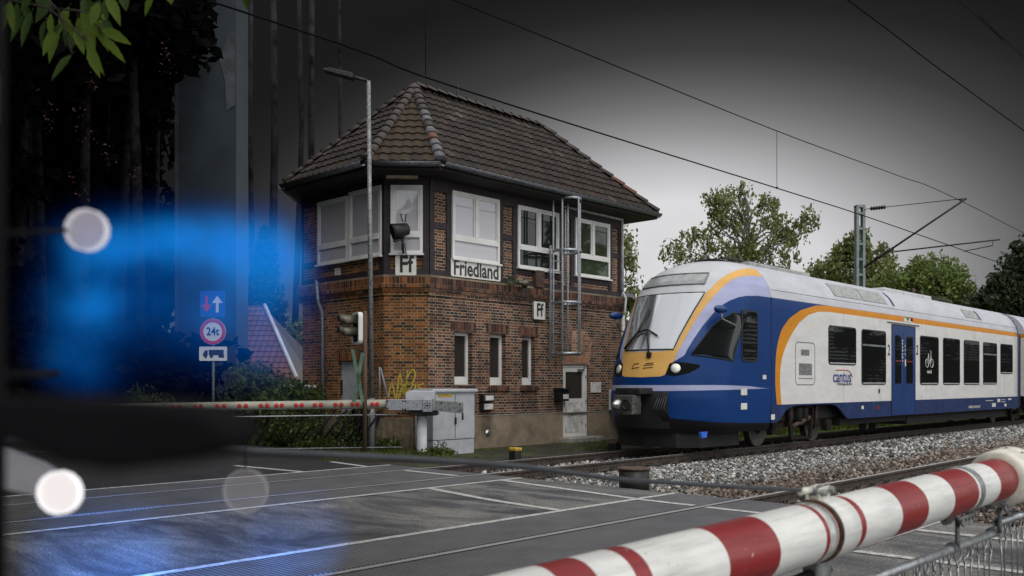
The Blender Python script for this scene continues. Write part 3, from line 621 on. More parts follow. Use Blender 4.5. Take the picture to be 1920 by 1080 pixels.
def tiled(name, poly, mat, parent, tw=.235, tl=.335, amp=.026, step=.032):
    """one roof plane of real pantiles: waves across, a step at every course, cut to the plane's outline; poly[0]->poly[1] is the eave"""
    A, B = poly[0], poly[1]; u = (B - A).normalized(); n = (B - A).cross(poly[2] - A).normalized()
    if n.z < 0: n = -n
    v = n.cross(u)
    if v.z < 0: v = -v
    P2d = [((q - A).dot(u), (q - A).dot(v)) for q in poly]
    u0, u1 = min(q[0] for q in P2d), max(q[0] for q in P2d); v1 = max(q[1] for q in P2d)
    nu = int((u1 - u0) / tw) + 2; nv = int(v1 / tl) + 2; k = 6
    prof = [0, .55, .95, 1, .62, .18]
    bmh = bmesh.new(); uvl = bmh.loops.layers.uv.new("UVMap"); u0 = math.floor(u0 / tw) * tw
    for j in range(nv):
        rows = []
        for (vv, h) in ((j * tl - .02, step), (j * tl + tl, 0.0), (j * tl - .02, -.01)):
            row = []
            for i in range(nu * k + 1):
                uu = u0 + i * tw / k; off = amp * prof[i % k] + h
                if h == -.01: off = -.012
                q = A + u * uu + v * vv + n * (off + .02)
                row.append((bmh.verts.new(q), uu, vv))
            rows.append(row)
        for i in range(nu * k):
            for (ra, rb) in ((0, 1), (2, 0)):
                f = bmh.faces.new((rows[ra][i][0], rows[ra][i + 1][0], rows[rb][i + 1][0], rows[rb][i][0])); f.smooth = False
                for lp, (uu, vv) in zip(f.loops, ((rows[ra][i][1] + 1e-3, j * tl + .01), (rows[ra][i + 1][1] - 1e-3, j * tl + .01), (rows[ra][i + 1][1] - 1e-3, j * tl + tl - .01), (rows[ra][i][1] + 1e-3, j * tl + tl - .01))): lp[uvl].uv = (uu, vv)
    m = len(poly); C = sum(poly, Vector()) / m
    for q in range(m):
        if q == 0: continue
        a, c = poly[q], poly[(q + 1) % m]; e = (c - a).normalized(); pn = e.cross(n)
        if pn.dot(C - a) > 0: pn = -pn
        bmesh.ops.bisect_plane(bmh, geom=bmh.verts[:] + bmh.edges[:] + bmh.faces[:], plane_co=a, plane_no=pn, clear_outer=True)
    me = bpy.data.meshes.new(name); bmh.to_mesh(me); bmh.free(); me.materials.append(mat)
    o = bpy.data.objects.new(name, me); COL.objects.link(o); o.parent = parent; o.matrix_parent_inverse = Matrix.Translation(-Vector(parent.location)); return o
for i, pf in enumerate(faces): tiled("roof_tiles", list(pf), M_tile_m if i == 1 else M_tile, BOX)
b = MB()
for pf in faces: b.face([b.p(q.x, q.y, q.z) for q in pf])
b.face([b.p(x, y, EZ - .16) for x, y in E][::-1])
for k in range(6):
    a, c = E[k], E[(k + 1) % 6]; b.face([b.p(a[0], a[1], EZ - .16), b.p(c[0], c[1], EZ - .16), b.p(c[0], c[1], EZ), b.p(a[0], a[1], EZ)])
b.build("eaves", M_soffit, BOX)
def ridge(A, B, mats_, pieces, r=.12):
    d = (B - A) / pieces; ln = d.length; dn = d.normalized(); side = dn.cross(Vector((0, 0, 1))).normalized(); up = side.cross(dn).normalized()
    if up.z < 0: up = -up
    for k in range(pieces):
        b = MB((A + d * k), dn, side, up); n = 7
        r0 = r * 1.12; r1 = r * .92; rg = []
        for (x, rr) in ((-.02, r0), (ln, r1)):
            rg.append([b.p(x, rr * math.cos(t), rr * .75 * math.sin(t) - .01 + (.02 if x < 0 else 0)) for t in np.linspace(0, math.pi, n)])
        for j in range(n - 1): b.face((rg[0][j], rg[0][j + 1], rg[1][j + 1], rg[1][j]), 0, True)
        b.face(rg[0]); b.build("ridge_tile", mats_[k % len(mats_)] if not callable(mats_) else mats_(k), BOX)
M_rt1 = plain("brown ridge tile", (.045, .034, .029), .7, var=.25, scale=6); M_rt2 = plain("grey ridge tile", (.11, .11, .12), .7, var=.3, scale=6); M_rt3 = plain("terracotta ridge tile", (.13, .05, .028), .7, var=.2, scale=6)
up_ = Vector((0, 0, .06))
ridge(E3[1] + up_, RL + up_, lambda k: (M_rt2, M_rt2, M_rt2, M_rt3, M_rt2, M_rt1, M_rt2, M_rt2, M_rt1, M_rt1, M_rt1, M_rt1, M_rt1)[min(k, 12)], 13)
ridge(E3[2] + up_, RL + up_, [M_rt1], 13); ridge(E3[3] + up_, RL + up_, [M_rt1], 14); ridge(RL + up_, RR + up_, [M_rt1], 14); ridge(E3[0] + up_, RR + up_, lambda k: M_rt3 if k in (2, 3) else M_rt1, 10); ridge(E3[5] + up_, RR + up_, [M_rt1], 10)
# gutters
def gutter(a, c):
    A = Vector((a[0], a[1], EZ - .03)); B = Vector((c[0], c[1], EZ - .03)); d = (B - A).normalized(); out = d.cross(Vector((0, 0, 1)))
    cen = Vector((17, 17.3, EZ)); out = out if out.dot(A - cen) > 0 else -out; b = MB()
    n = 9; R = []
    for q in (A, B):
        base = len(b.v)
        for k in range(n):
            t = math.pi + math.pi * k / (n - 1); b.v.append(q + out * (.09 + .08 * math.cos(t)) + Vector((0, 0, .08 * math.sin(t))))
        R.append(base)
    for k in range(n - 1): b.face((R[0] + k, R[0] + k + 1, R[1] + k + 1, R[1] + k), 0, True)
    ln = (B - A).length
    b.tube([tuple(A + out * .17), tuple(B + out * .17)], .012, 6)
    g = b.build("gutter", M_zinc, BOX); g.modifiers.new("th", "SOLIDIFY").thickness = .006
for k in range(5): gutter(E[k], E[k + 1]) if k != 4 else None
gutter(E[5], E[0])
# downpipes
M_pipe = plain("white downpipe", (.50, .50, .50), .5)
yp = YB - .08; b = MB(); xr = Sx(1163)
b.tube([(Sx(1053), YB - .06, Zf(1054, 388) + .02), (xr, YB - .06, Zf(1163, 412)), (xr, YB - .06, 4.1)], .055, 8); b.build("downpipe", M_pipe, BOX)
b = MB(); b.tube([(xr, YB - .06, 4.12), (xr + .02, YB - .18, 3.9), (xr, YB - .16, 3.55), (xr, YB - .10, 3.4)], .035, 8); b.tube([(xr, YB - .10, 3.42), (xr, YB - .10, .1)], .05, 8); b.build("downpipe", M_pipe, BOX)
b = MB(); ylp = T(604, CX - .1); b.tube([(CX - .10, ylp + .25, 4.0), (CX - .22, ylp + .05, 3.92), (CX - .22, ylp, 3.5), (CX - .12, ylp - .03, 3.2), (CX - .12, ylp - .06, .4)], .045, 8); b.build("downpipe", M_galvd, BOX)
b = MB(); b.box(CX - 1.1, CX - .9, CY - .5, CY - .48, 6, 6.1); 
cf(MB()).box(.12, CW - .2, .5, .62, EZ - .32, EZ - .26).build("eaves_lamp", M_wood, BOX)
lf(MB()).box(Tl(631), Tl(639), 0, .05, Zl(635, 516), Zl(635, 503)).build("wall_vent", M_dwhite, BOX)
b = fr(MB()); cxv, czv = Sx(914.5), Zf(914.5, 812); b.lathe((cxv, 0, czv), (cxv, .03, czv), [(0, .085), (.012, .08), (.014, .045), (.03, .04)], 16); b.build("plinth_vent", M_chrome, BOX)
MB().tube([(S(858, 17.3), 17.3, 8.85), (S(858, 17.3), 17.3, 9.35)], .03, 6).build("roof_finial", M_dark, BOX)
# ================================================================ things on and before the signal box
XU = (1, 0, 0); ZU = (0, 0, 1)
def sign_panel(name, ff, u0, u1, z0, z1, txt, label, cat, size, O, U, sx, bold, border=True, group=None, mat=None):
    r = thing(name, label, cat, O, group)
    ff(MB()).bevbox(u0, u1, .05, .075, z0, z1, .03).build("board", mat or M_signw, r)
    if border: ff(MB()).ring(rrect(u0 - .004, u1 + .004, z0 - .004, z1 + .004, .034), rrect(u0 + .012, u1 - .012, z0 + .012, z1 - .012, .02), .072, .079).build("rim", M_letter if border == 1 else M_dwhite, r)
    text_mesh(txt, "lettering", M_letter, O, U, ZU, size, r, sx, bold)
    return r
a, c, d, e = Sx(842), Sx(934.5), Zf(842.5, 518.6), Zf(842, 485.5); d = (Zf(842.5, 518.6) + Zf(934, 528)) / 2; e = (Zf(842, 485) + Zf(934, 498)) / 2
r = sign_panel("station_sign", fr, a, c, d, e, "Friedland", "white enamel station name sign reading Friedland under the bright front window", "sign", .50, ((a + c) / 2, YB - .078, (d + e) / 2 + .0), XU, .80, .012, border=0)
a, c = Uc(742), Uc(781); d, e = Zc(760, 517), Zc(760, 478); u = (a + c) / 2; q = Vector((CX, CY, 0)) + chu * u + chv * .078
sign_panel("letter_sign", cf, a, c, d, e, "Ff", "white Ff sign on the angled corner under the narrow window", "sign", .52, (q.x, q.y, (d + e) / 2), tuple(chu), .82, .012, border=0, group="signal box letter signs")
a, c = Sx(996), Sx(1019); d, e = Zf(1007, 600), Zf(1007, 565)
sign_panel("letter_sign", fr, a, c, d, e, "Ff", "white Ff sign with black rim on the brown bricks left of the caged ladder", "sign", .45, ((a + c) / 2, YB - .082, (d + e) / 2), XU, .72, .010, border=1, group="signal box letter signs")
# ladder with safety cage
lx0, lx1 = Sx(1021.5), Sx(1044); zt, zb = Zf(1030, 463), Zf(1030, 678)
LAD = thing("caged_ladder", "galvanised wall ladder with round safety cage beside the open window", "ladder", ((lx0 + lx1) / 2, YB - .2, zb))
for x in (lx0, lx1): fr(MB()).box(x - .02, x + .02, .16, .21, zb, zt).build("rail", M_galv, LAD)
k = 0; zz = zb + .22
while zz < zt: fr(MB()).tube([(lx0, .185, zz), (lx1, .185, zz)], .014, 6).build("rung", M_galv, LAD); zz += .262
lxc = (lx0 + lx1) / 2; hoopz = [Zf(1022, 378), Zf(1022, 474), Zf(1022, 570), Zf(1022, 664)]
def hoop_pts(z): return [(lxc + .37 * math.sin(t), .22 + .34 * (1 - math.cos(t)), z) for t in np.linspace(-math.pi * .97, math.pi * .97, 26)][1:-1]
def hp(t): return (lxc + .37 * math.sin(t), .56 - .36 * math.cos(t))
for z in hoopz:
    b = fr(MB()); ts = np.linspace(math.radians(30), math.radians(330), 30); n = len(ts)
    A = []; 
    for t in ts:
        x, v = hp(t); A.append((b.p(x, v, z - .035), b.p(x, v, z + .035)))
    for j in range(n - 1): b.face((A[j][0], A[j + 1][0], A[j + 1][1], A[j][1]), 0, True)
    hh = b.build("hoop", M_galv, LAD); hh.modifiers.new("th", "SOLIDIFY").thickness = .008
for dg in (50, 110, 180, 250, 310):
    x, v = hp(math.radians(dg)); fr(MB()).box(x - .025, x + .025, v - .008, v + .012, hoopz[-1], hoopz[0]).build("cage_bar", M_galv, LAD)
for x in (lx0, lx1):
    for z in (zb + .35, zb + 1.7, zt - .7): fr(MB()).box(x - .02, x + .02, 0, .17, z, z + .04).build("bracket", M_galvd, LAD)
fr(MB()).box(Sx(1047.5) - .02, Sx(1047.5) + .02, .2, .24, zt - .2, Zf(1047, 395)).build("grab_rail", M_galv, LAD)
# small things on the front wall
def wallbox(name, px0, px1, py0, py1, dep, mat, label, cat, extra=None, bev=.012, group=None, v0=0.003):
    a, c = Sx(px0), Sx(px1); pm = (px0 + px1) / 2; r = thing(name, label, cat, ((a + c) / 2, YB, Zf(pm, py1)), group)
    fr(MB()).box(a, c, v0, dep, Zf(pm, py1), Zf(pm, py0)).build("case", mat, r, bevel=bev)
    return r, a, c, Zf(pm, py1), Zf(pm, py0)
r, a, c, d, e = wallbox("letterbox", 1038, 1055, 731, 752, .22, M_dark, "dark letterbox with a small white label left of the front door", "letterbox")
fr(MB()).prism([(a - .02, e), (c + .02, e), (c + .02, e + .03), (a + .0, e + .06), (a - .02, e + .03)], .003, .26).build("lid", M_dark, r); fr(MB()).box(a + .12, c - .02, .222, .226, d + .06, d + .18).build("label_plate", M_signw, r)
r, a, c, d, e = wallbox("wall_panel", 1106.5, 1125.5, 716.5, 736, .03, M_dwhite, "blank white square plate on the bricks right of the front door", "plate", bev=.004)
r, a, c, d, e = wallbox("meter_box", 898, 918, 738, 754, .16, M_dark, "upper of the two cream meter boxes beside the grey cabinet", "meter box", group="meter boxes"); fr(MB()).box(a + .03, c - .03, .162, .18, d + .03, e - .03).build("cover", M_plinth, r, bevel=.01); fr(MB()).box(a + .05, c - .05, .182, .188, d + .05, e - .05).build("cover_plate", M_white, r)
r, a, c, d, e = wallbox("meter_box", 898, 918, 755.5, 770, .14, M_dark, "lower of the two cream meter boxes beside the grey cabinet", "meter box", group="meter boxes"); fr(MB()).box(a + .03, c - .03, .142, .16, d + .03, e - .02).build("cover_plate", M_dwhite, r, bevel=.01)
r, a, c, d, e = wallbox("rusty_box", 998, 1014, 508, 540, .14, M_rust, "rusty brown junction box behind the ladder under the open window", "box")
r, a, c, d, e = wallbox("cooling_unit", 1141, 1156, 731, 769, .42, M_white, "white cooling unit with a gridded face on the wall by the train front", "cooling unit")
b = fr(MB())
for i in range(3):
    for j in range(8):
        cxx = a + (i + .5) * (c - a) / 3; czz = d + (j + .5) * (e - d) / 8; b.box(cxx - .04, cxx + .04, .422, .426, czz - .028, czz + .028)
b.build("grille", M_black, r)
# double loudspeaker
cx_, cz_ = Sx(957), Zf(957, 530); SPK = thing("loudspeaker", "pair of small brassy horn loudspeakers back to back under the front windows", "loudspeaker", (cx_, YB - .2, cz_))
M_horn = plain("olive brass horn", (.13, .12, .085), .45, .5, var=.25)
fr(MB()).box(cx_ - .04, cx_ + .04, 0, .2, cz_ - .03, cz_ + .03).build("bracket", M_dark, SPK)
for sg in (-1, 1):
    fr(MB()).lathe((cx_ + sg * .03, .22, cz_), (cx_ + sg * .4, .34 if sg < 0 else .22, cz_ - .01), [(0, .05), (.12, .055), (.2, .085), (.26, .13), (.265, .12), (.2, .03)], 20).build("horn", M_horn, SPK)
# searchlight at the corner window
q = Vector((CX, CY, 0)) + chu * Uc(758) + chv * .34; zz = Zc(758, 436)
SL = thing("searchlight", "black outdoor searchlight on a bracket before the angled corner window", "lamp", (q.x, q.y, zz - .3))
A = q + Vector((0, 0, zz)); dirn = (-RX * .88 - FY * .30 - Vector((0, 0, .28))).normalized()
MB().lathe(tuple(A - dirn * .16), tuple(A + dirn * .3), [(0, .05), (.04, .13), (.25, .17), (.40, .20), (.405, .185), (.3, .15)], 20).build("lamp_head", M_dark, SL)
MB().tube([tuple(q + Vector((0, 0, zz + .18))), tuple(q + Vector((-.06, 0, zz + .34))), tuple(q + Vector((.1, 0, zz + .36))), tuple(q + Vector((.06, 0, zz + .18)))], .014, 6).build("handle", M_dark, SL)
b = MB(); b.tube([tuple(q + Vector((0, 0, zz - .16))), tuple(q + Vector((0, 0, zz - .42))), tuple(q - chv * .36 + Vector((0, 0, zz - .5)))], .03, 8); b.tube([tuple(q + Vector((-.25, 0.0, zz - .28))), tuple(q + Vector((0, 0, zz - .2)))], .025, 6); b.tube([tuple(q + Vector((0.05, 0, zz - .3))), tuple(q + Vector((.12, .02, zz - .55))), tuple(q - chv * .3 + Vector((.1, 0, zz - .62)))], .012, 6); b.build("bracket", M_dark, SL)
# graffiti (painted on the wall): yellow strokes
M_graf = plain("yellow spray paint", (.42, .34, .03), .7, var=.25, scale=30)
G = []
def gl_(pts, px0=725.0, wd=.028): G.append((pts, wd))
for pts in ([(744, 738), (750, 700), (757, 738), (765, 694)], [(770, 696), (763, 712), (765, 720), (773, 717), (779, 703), (775, 693), (770, 696)],
            [(727, 748), (735, 718), (742, 748), (748, 716)], [(746, 750), (757, 720), (762, 748)], [(748, 734), (764, 733)], [(759, 721), (775, 720), (758, 742), (772, 740)], [(779, 720), (778, 734)], [(795, 719), (783, 724), (796, 732), (788, 738)]): gl_(pts)
b = MB()
def on_corner(px, py):
    u = Uc(px)
    if u <= CW: return Vector((CX, CY, 0)) + chu * u + chv * .006 + Vector((0, 0, Zc(px, py)))
    x = Sx(px); return Vector((x, YB - .006, Zf(px, py)))
for pts, wd in G:
    sp_ = smooth(pts, 5); P = [on_corner(*q) for q in sp_]
    b = MB()
    for k in range(len(P) - 1):
        d = (P[k + 1] - P[k]); d3 = d.normalized(); nrm = chv if Uc(sp_[k][0]) <= CW else Vector((0, -1, 0)); sd_ = d3.cross(nrm) * wd * .5; base = len(b.v)
        b.v += [P[k] + sd_, P[k + 1] + sd_, P[k + 1] - sd_, P[k] - sd_]; b.face((base, base + 1, base + 2, base + 3))
    b.build("graffiti_stroke", M_graf, BOX)
# grey relay cabinet
def cabinet(name, x0, x1, y0, y1, z1, label, doors=True, base=.28, cat="cabinet"):
    r = thing(name, label, cat, ((x0 + x1) / 2, (y0 + y1) / 2, 0)); f = lambda b: b.frame((0, y0, 0), (1, 0, 0), (0, -1, 0), (0, 0, 1))
    MB().box(x0 + .01, x1 - .01, y0 + .01, y1, -.1, base).build("base", M_cab, r, bevel=.01)
    MB().box(x0, x1, y0, y1, base + .012, z1 - .08).build("body", M_cab, r, bevel=.012)
    MB().box(x0 - .06, x1 + .06, y0 - .06, y1 + .03, z1 - .085, z1).build("roof", M_cab, r, bevel=.03)
    xm = x0 + (x1 - x0) * .52
    f(MB()).box(xm - .006, xm + .006, 0, .004, base + .04, z1 - .12).build("door_gap", M_dark, r)
    return r, f, xm
cx0, cy0 = XY(808, 20.0); ct = 14.50; cx1 = S(890, ct); cx0 = S(812, ct)
r, f, xm = cabinet("relay_cabinet", cx0, cx1, ct, 15.1, Zt(850, 729, ct), "tall pale grey relay cabinet at the signal box corner behind the boom post")
f(MB()).box(xm - .02, xm + .02, .005, .03, Zt(868, 795, ct), Zt(868, 782, ct)).build("handle", M_dark, r); f(MB()).box(xm - .5, xm - .1, .002, .006, 1.22, 1.28).build("warning_label", M_yellow, r)
x_, y_ = XY(585, 22); r, f, xm = cabinet("relay_cabinet", x_ - .5, x_ + .35, y_, y_ + .5, ZY(722, 22), "low pale grey cabinet left of the signal box beyond the far boom")
def mini(name, px, py0, py1, wpx, Y, label, mats, cat="marker block"):
    x, y = XY(px, Y); wd = wpx * Y / F / 2; z0, z1 = ZY(py1, Y), ZY(py0, Y); r = thing(name, label, cat, (x, y, z0))
    MB().box(x - wd, x + wd, y - wd, y + wd, z0 - .1, z1 - .07).build("body", mats[0], r, bevel=.015)
    MB().box(x - wd * 1.12, x + wd * 1.12, y - wd * 1.12, y + wd * 1.12, z1 - .07, z1).build("cap", mats[1], r, bevel=.02); return r
mini("trackside_marker", 966, 839, 861, 17, 18.2, "small black trackside marker with yellow cap before the plinth", (M_dark, M_yellow))
mini("trackside_marker", 1152, 827, 846, 19, 20.6, "rusty brown trackside block with yellow edge near the train front", (M_dark, M_rust))
x, y = XY(1189, 13.9); r = thing("cable_pit", "dark round cable pit with rusty lid in the ballast before the train", "cable pit", (x, y, -.15))
MB().lathe((x, y, -.2), (x, y, .2), [(0, .235), (.38, .235)], 28).build("shaft", M_dark, r); MB().lathe((x, y, .18), (x, y, .21), [(0, .245), (.02, .245), (.03, .22)], 28).build("lid", M_rust, r)
# ================================================================ train
TC = 11.43
ZW = [.45, .6, 1.0, 3.3, 3.49, 3.75, 4.0, 4.15, 4.3, 4.4, 4.43]; WW = [1.36, 1.42, 1.44, 1.44, 1.43, 1.37, 1.22, 1.07, .8, .4, .02]
ZS = [.45, .75, 1.2, 1.68, 2.25, 3.5, 3.8, 4.1, 4.25, 4.36, 4.43]; SS = [15.95, 15.88, 15.85, 15.93, 16.12, 16.80, 17.0, 17.35, 17.7, 18.2, 19.0]
ZL = [.45, 3.5, 4.1, 4.25, 4.36, 4.43]; LL = [1.35, 1.4, 1.4, 1.25, .82, .03]
SE = 19.03
def nose(a, z, off=0.0):
    def P(a, z):
        W = np.interp(z, ZW, WW); s0 = np.interp(z, ZS, SS); Ln = np.interp(z, ZL, LL); ab = abs(a); ph = min(ab, 1) * math.pi / 2
        return Vector((s0 + Ln * (1 - math.cos(ph)) + max(ab - 1, 0), TC - math.copysign(W * math.sin(ph), a), z))
    p = P(a, z)
    if off:
        da = P(a + .02, z) - P(a - .02, z); dzv = P(a, min(z + .03, 4.43)) - P(a, z - .03); n = da.cross(dzv).normalized()
        if n.dot(p - Vector((19, TC, 2.4))) < 0: n = -n
        p = p + n * off
    return p
def sdf(pts, poly):
    pts = np.asarray(pts, float); poly = np.asarray(poly, float); n = len(poly); d = np.full(len(pts), 1e9); ins = np.zeros(len(pts), bool)
    for i in range(n):
        a, b = poly[i], poly[(i + 1) % n]; e = b - a; q = pts - a; tt = np.clip((q @ e) / (e @ e), 0, 1)
        d = np.minimum(d, np.linalg.norm(q - tt[:, None] * e, axis=1))
        c = ((a[1] > pts[:, 1]) != (b[1] > pts[:, 1])) & (pts[:, 0] < (b[0] - a[0]) * (pts[:, 1] - a[1]) / (b[1] - a[1] + 1e-12) + a[0]); ins ^= c
    return np.where(ins, -d, d)
TR = thing("passenger_train", "blue and white regional train with orange stripe passing the signal box", "train", (19, TC, 0))
def add_attr(me, name, vals):
    at = me.attributes.new(name, "FLOAT", "POINT"); at.data.foreach_set("value", np.asarray(vals, np.float32))
KA = 1.5
yel = [(-.1, 1.645), (0, 1.645), (.2, 1.66), (.248, 1.675), (.285, 1.82), (.312, 1.967), (.347, 2.286), (.38, 2.61), (.43, 2.99), (.475, 3.22), (.528, 3.44), (.59, 3.63), (.667, 3.786), (.74, 3.87), (.83, 3.93), (1.0, 3.965), (1.6, 3.985), (1.6, 4.175), (1.15, 4.172), (.907, 4.154), (.77, 4.09), (.655, 3.99), (.58, 3.87), (.522, 3.75), (.48, 3.6), (.435, 3.50), (.385, 3.14), (.35, 2.83), (.318, 2.52), (.30, 2.24), (.2, 2.2), (-.1, 2.19)]
lil = [(.312, 1.967), (.35, 2.03), (.405, 2.113), (.45, 2.458), (.498, 2.75), (.57, 3.05), (.63, 3.22), (.705, 3.331), (.8, 3.41), (.895, 3.45), (1.2, 3.485), (4, 3.495), (4, 4.6), (1.6, 4.6), (1.0, 3.965), (.83, 3.93), (.74, 3.87), (.667, 3.786), (.59, 3.63), (.528, 3.44), (.475, 3.22), (.43, 2.99), (.38, 2.61), (.347, 2.286)]
pan = [(-.1, 2.19), (.2, 2.2), (.30, 2.24), (.318, 2.52), (.35, 2.83), (.385, 3.14), (.435, 3.5), (.48, 3.6), (.522, 3.75), (.58, 3.87), (.655, 3.99), (.77, 4.09), (.907, 4.154), (1.15, 4.172), (4, 4.17), (4, 5), (-.1, 5)]
strp = [(-.1, 1.475), (.3, 1.475), (.75, 1.478), (2.9, 1.425), (2.9, 1.405), (.75, 1.37), (.29, 1.352), (-.1, 1.352)]
b = MB(); zr = sorted(set(list(np.linspace(.45, 4.2, 76)) + list(np.linspace(4.2, 4.43, 12)))); AZ = []
aa = list(np.linspace(0, 1, 41)); grid = []
for z in zr:
    s0 = np.interp(z, ZS, SS); Ln = np.interp(z, ZL, LL); rest = max(SE - s0 - Ln, 0.0)
    cols = [x for x in aa] + [1 + rest * k / 14 for k in range(1, 15)]
    full = [-x for x in cols[::-1]] + cols[1:]; row = []
    for x in full:
        q = nose(x, z); row.append(b.p(*q)); AZ.append((abs(x) * KA if abs(x) <= 1 else KA + abs(x) - 1, z))
    grid.append(row)
for j in range(len(zr) - 1):
    for i in range(len(grid[0]) - 1): b.face((grid[j][i], grid[j + 1][i], grid[j + 1][i + 1], grid[j][i + 1]), 0, True)
sc_ = lambda poly: [(p[0] * KA if p[0] <= 1 else KA + p[0] - 1, p[1]) for p in poly]
C_ROOFW = (.50, .51, .55)
M_nose = train_paint("cab livery", C_BLUE, [("strip", C_LIL), ("lilac", C_LIL), ("panel", C_PAN), ("yellow", C_YEL), ("under", (.006, .006, .007))])
o = b.build("cab_shell", M_nose, TR); AZ = np.array(AZ)
und = [(-.1, .80), (.318, .78), (.76, .69), (1.6, .64), (2.75, .61), (4, .60), (4, 0), (-.1, 0)]
for nm, pl in (("under", und), ("strip", strp), ("lilac", lil), ("panel", pan), ("yellow", yel)): add_attr(o.data, nm, sdf(AZ, sc_(pl)))
# carriage body
outer = [(19.40, .95), (19.31, 1.02), (19.24, 1.40), (19.23, 1.75), (19.26, 2.10), (19.33, 2.42), (19.54, 2.78), (19.94, 3.06), (20.5, 3.28), (21.35, 3.45), (22.0, 3.487), (60, 3.487), (60, .9)]
inner = [(19.60, .9), (19.54, 1.02), (19.47, 1.40), (19.46, 1.75), (19.51, 2.0), (19.62, 2.22), (19.94, 2.60), (20.42, 2.97), (20.92, 3.19), (21.45, 3.30), (22.0, 3.33), (60, 3.33), (60, .9)]
M_body = train_paint("carriage livery", C_BLUE, [("orange", C_ORG), ("white", C_WHT), ("roofline", C_ROOFW)])
def carriage(x0, x1, name, arc):
    b = MB(); zs = [1.02, 1.2, 1.5, 1.8, 2.1, 2.3, 2.5, 2.7, 2.85, 3.0, 3.1, 3.2, 3.27, 3.33, 3.40, 3.49, 3.55, 3.62, 3.75, 3.87, 4.0, 4.08, 4.15, 4.23, 4.3, 4.36, 4.4]
    sec = [(TC - np.interp(z, ZW, WW), z) for z in zs]; sec = sec + [(2 * TC - y, z) for y, z in sec[::-1]]
    xs = list(np.arange(x0, min(x0 + 3.2, x1), .1)) + list(np.linspace(x0 + 3.2, x1, 24)); PT = []; R = []
    for x in xs:
        R.append([b.p(x, y, z) for y, z in sec]); PT += [(x if arc else 40, z) for y, z in sec]
    for i in range(len(xs) - 1):
        for j in range(len(sec) - 1): b.face((R[i][j], R[i + 1][j], R[i + 1][j + 1], R[i][j + 1]), 0, True)
    b.face(R[-1]); b.face(R[0][::-1])
    o = b.build(name, M_body, TR); PT = np.array(PT)
    add_attr(o.data, "orange", sdf(PT, outer)); add_attr(o.data, "white", sdf(PT, inner)); add_attr(o.data, "roofline", 3.492 - PT[:, 1]); return o
carriage(19.04, 39.0, "carriage_body", True); carriage(39.9, 58, "second_carriage_body", False)
YS = TC - 1.44
tf = lambda b: b.frame((0, YS, 0), (1, 0, 0), (0, -1, 0), (0, 0, 1))
ts = lambda px: S(px, YS); tzz = lambda px, py: Zt(px, py, YS)
# skirt with the wheel arch
xa0, xa1 = ts(1458), ts(1590)
for sgn in (1, -1):
    f2 = tf if sgn > 0 else (lambda b: b.frame((0, TC + 1.44, 0), (1, 0, 0), (0, 1, 0), (0, 0, 1)))
    arch = [(19.04, 1.02), (19.04, .60), (xa0, .62)] + [(xa0 + .18, .72), (xa0 + .42, .88), (xa0 + .75, .965), (xa0 + 1.1, .985), (xa1 - 1.0, .985), (xa1 - .75, .95), (xa1 - .45, .83), (xa1 - .22, .68), (xa1, .585)] + [(39.0, .57), (39.0, 1.02)]
    f2(MB()).prism(arch, -.05, .0).build("skirt", M_skirt, TR)
    f2(MB()).prism([(39.9, 1.02), (39.9, .57), (58, .57), (58, 1.02)], -.05, 0).build("skirt", M_skirt, TR)
for x, z in ((19.04, None),): tf(MB()).box(x - .008, x + .008, .0, .004, .62, 3.5).build("panel_joint", M_dark, TR)
tf(MB()).box(19.1, 38.9, -.062, -.052, 3.672, 3.684).build("roof_seam", M_dark, TR)
# intermediate bellows
b = MB(); sec = [(-1.28, .7), (1.28, .7), (1.28, 3.4), (1.0, 3.95), (-1.0, 3.95), (-1.28, 3.4)]
b.frame((0, TC, 0), (0, 1, 0), (1, 0, 0), (0, 0, 1)).prism(sec, 38.95, 39.95); b.build("gangway_bellows", M_black, TR)
b = MB(); sec2 = [(TC - np.interp(z, ZW, WW) - .012, z) for z in np.linspace(1.0, 4.4, 26)]; R = [[b.p(x, y, z) for y, z in sec2] for x in (38.85, 39.005)]
for j in range(25): b.face((R[0][j], R[1][j], R[1][j + 1], R[0][j + 1]), 0, True)
b.build("end_trim", M_tb, TR)
def trwin(px0, px1, py0, py1, grp=None, bar=False):
    a, c, d, e = ts(px0), ts(px1), tzz(px0, py1), tzz(px0, py0)
    wn = tf(MB()).ring(rrect(a - .035, c + .035, d - .035, e + .035, .11), rrect(a, c, d, e, .08), .0, .010).build("window", M_black, TR)
    tf(MB()).prism(rrect(a, c, d, e, .08)[::-1], .001, .006).build("pane", M_gl_train, wn)
    tf(MB()).box(a + .06, c - .06, .007, .014, d - .0, d + .022).build("drip_rail", M_pan, wn)
    if bar: tf(MB()).box(a + .02, c - .02, .007, .016, e - .42 * 1.0, e - .37).build("tilting_light_bar", M_grey, wn)
    # things seen dimly inside
    tf(MB()).box(a + .1, c - .1, -.02, .0005, d + .35, d + .38).build("interior_rail", M_grey, wn)
    return wn
trwin(1554, 1604, 612, 681); trwin(1616, 1660, 619, 719, bar=True)
for q in ((1725.5, 1759, 631, 719.5), (1768.5, 1799, 635, 719.5), (1807.5, 1835.5, 639, 719.5), (1843.5, 1868.5, 643, 719)): trwin(*q, bar=(q[0] == 1843.5))
trwin(1876, 1898, 646, 699)
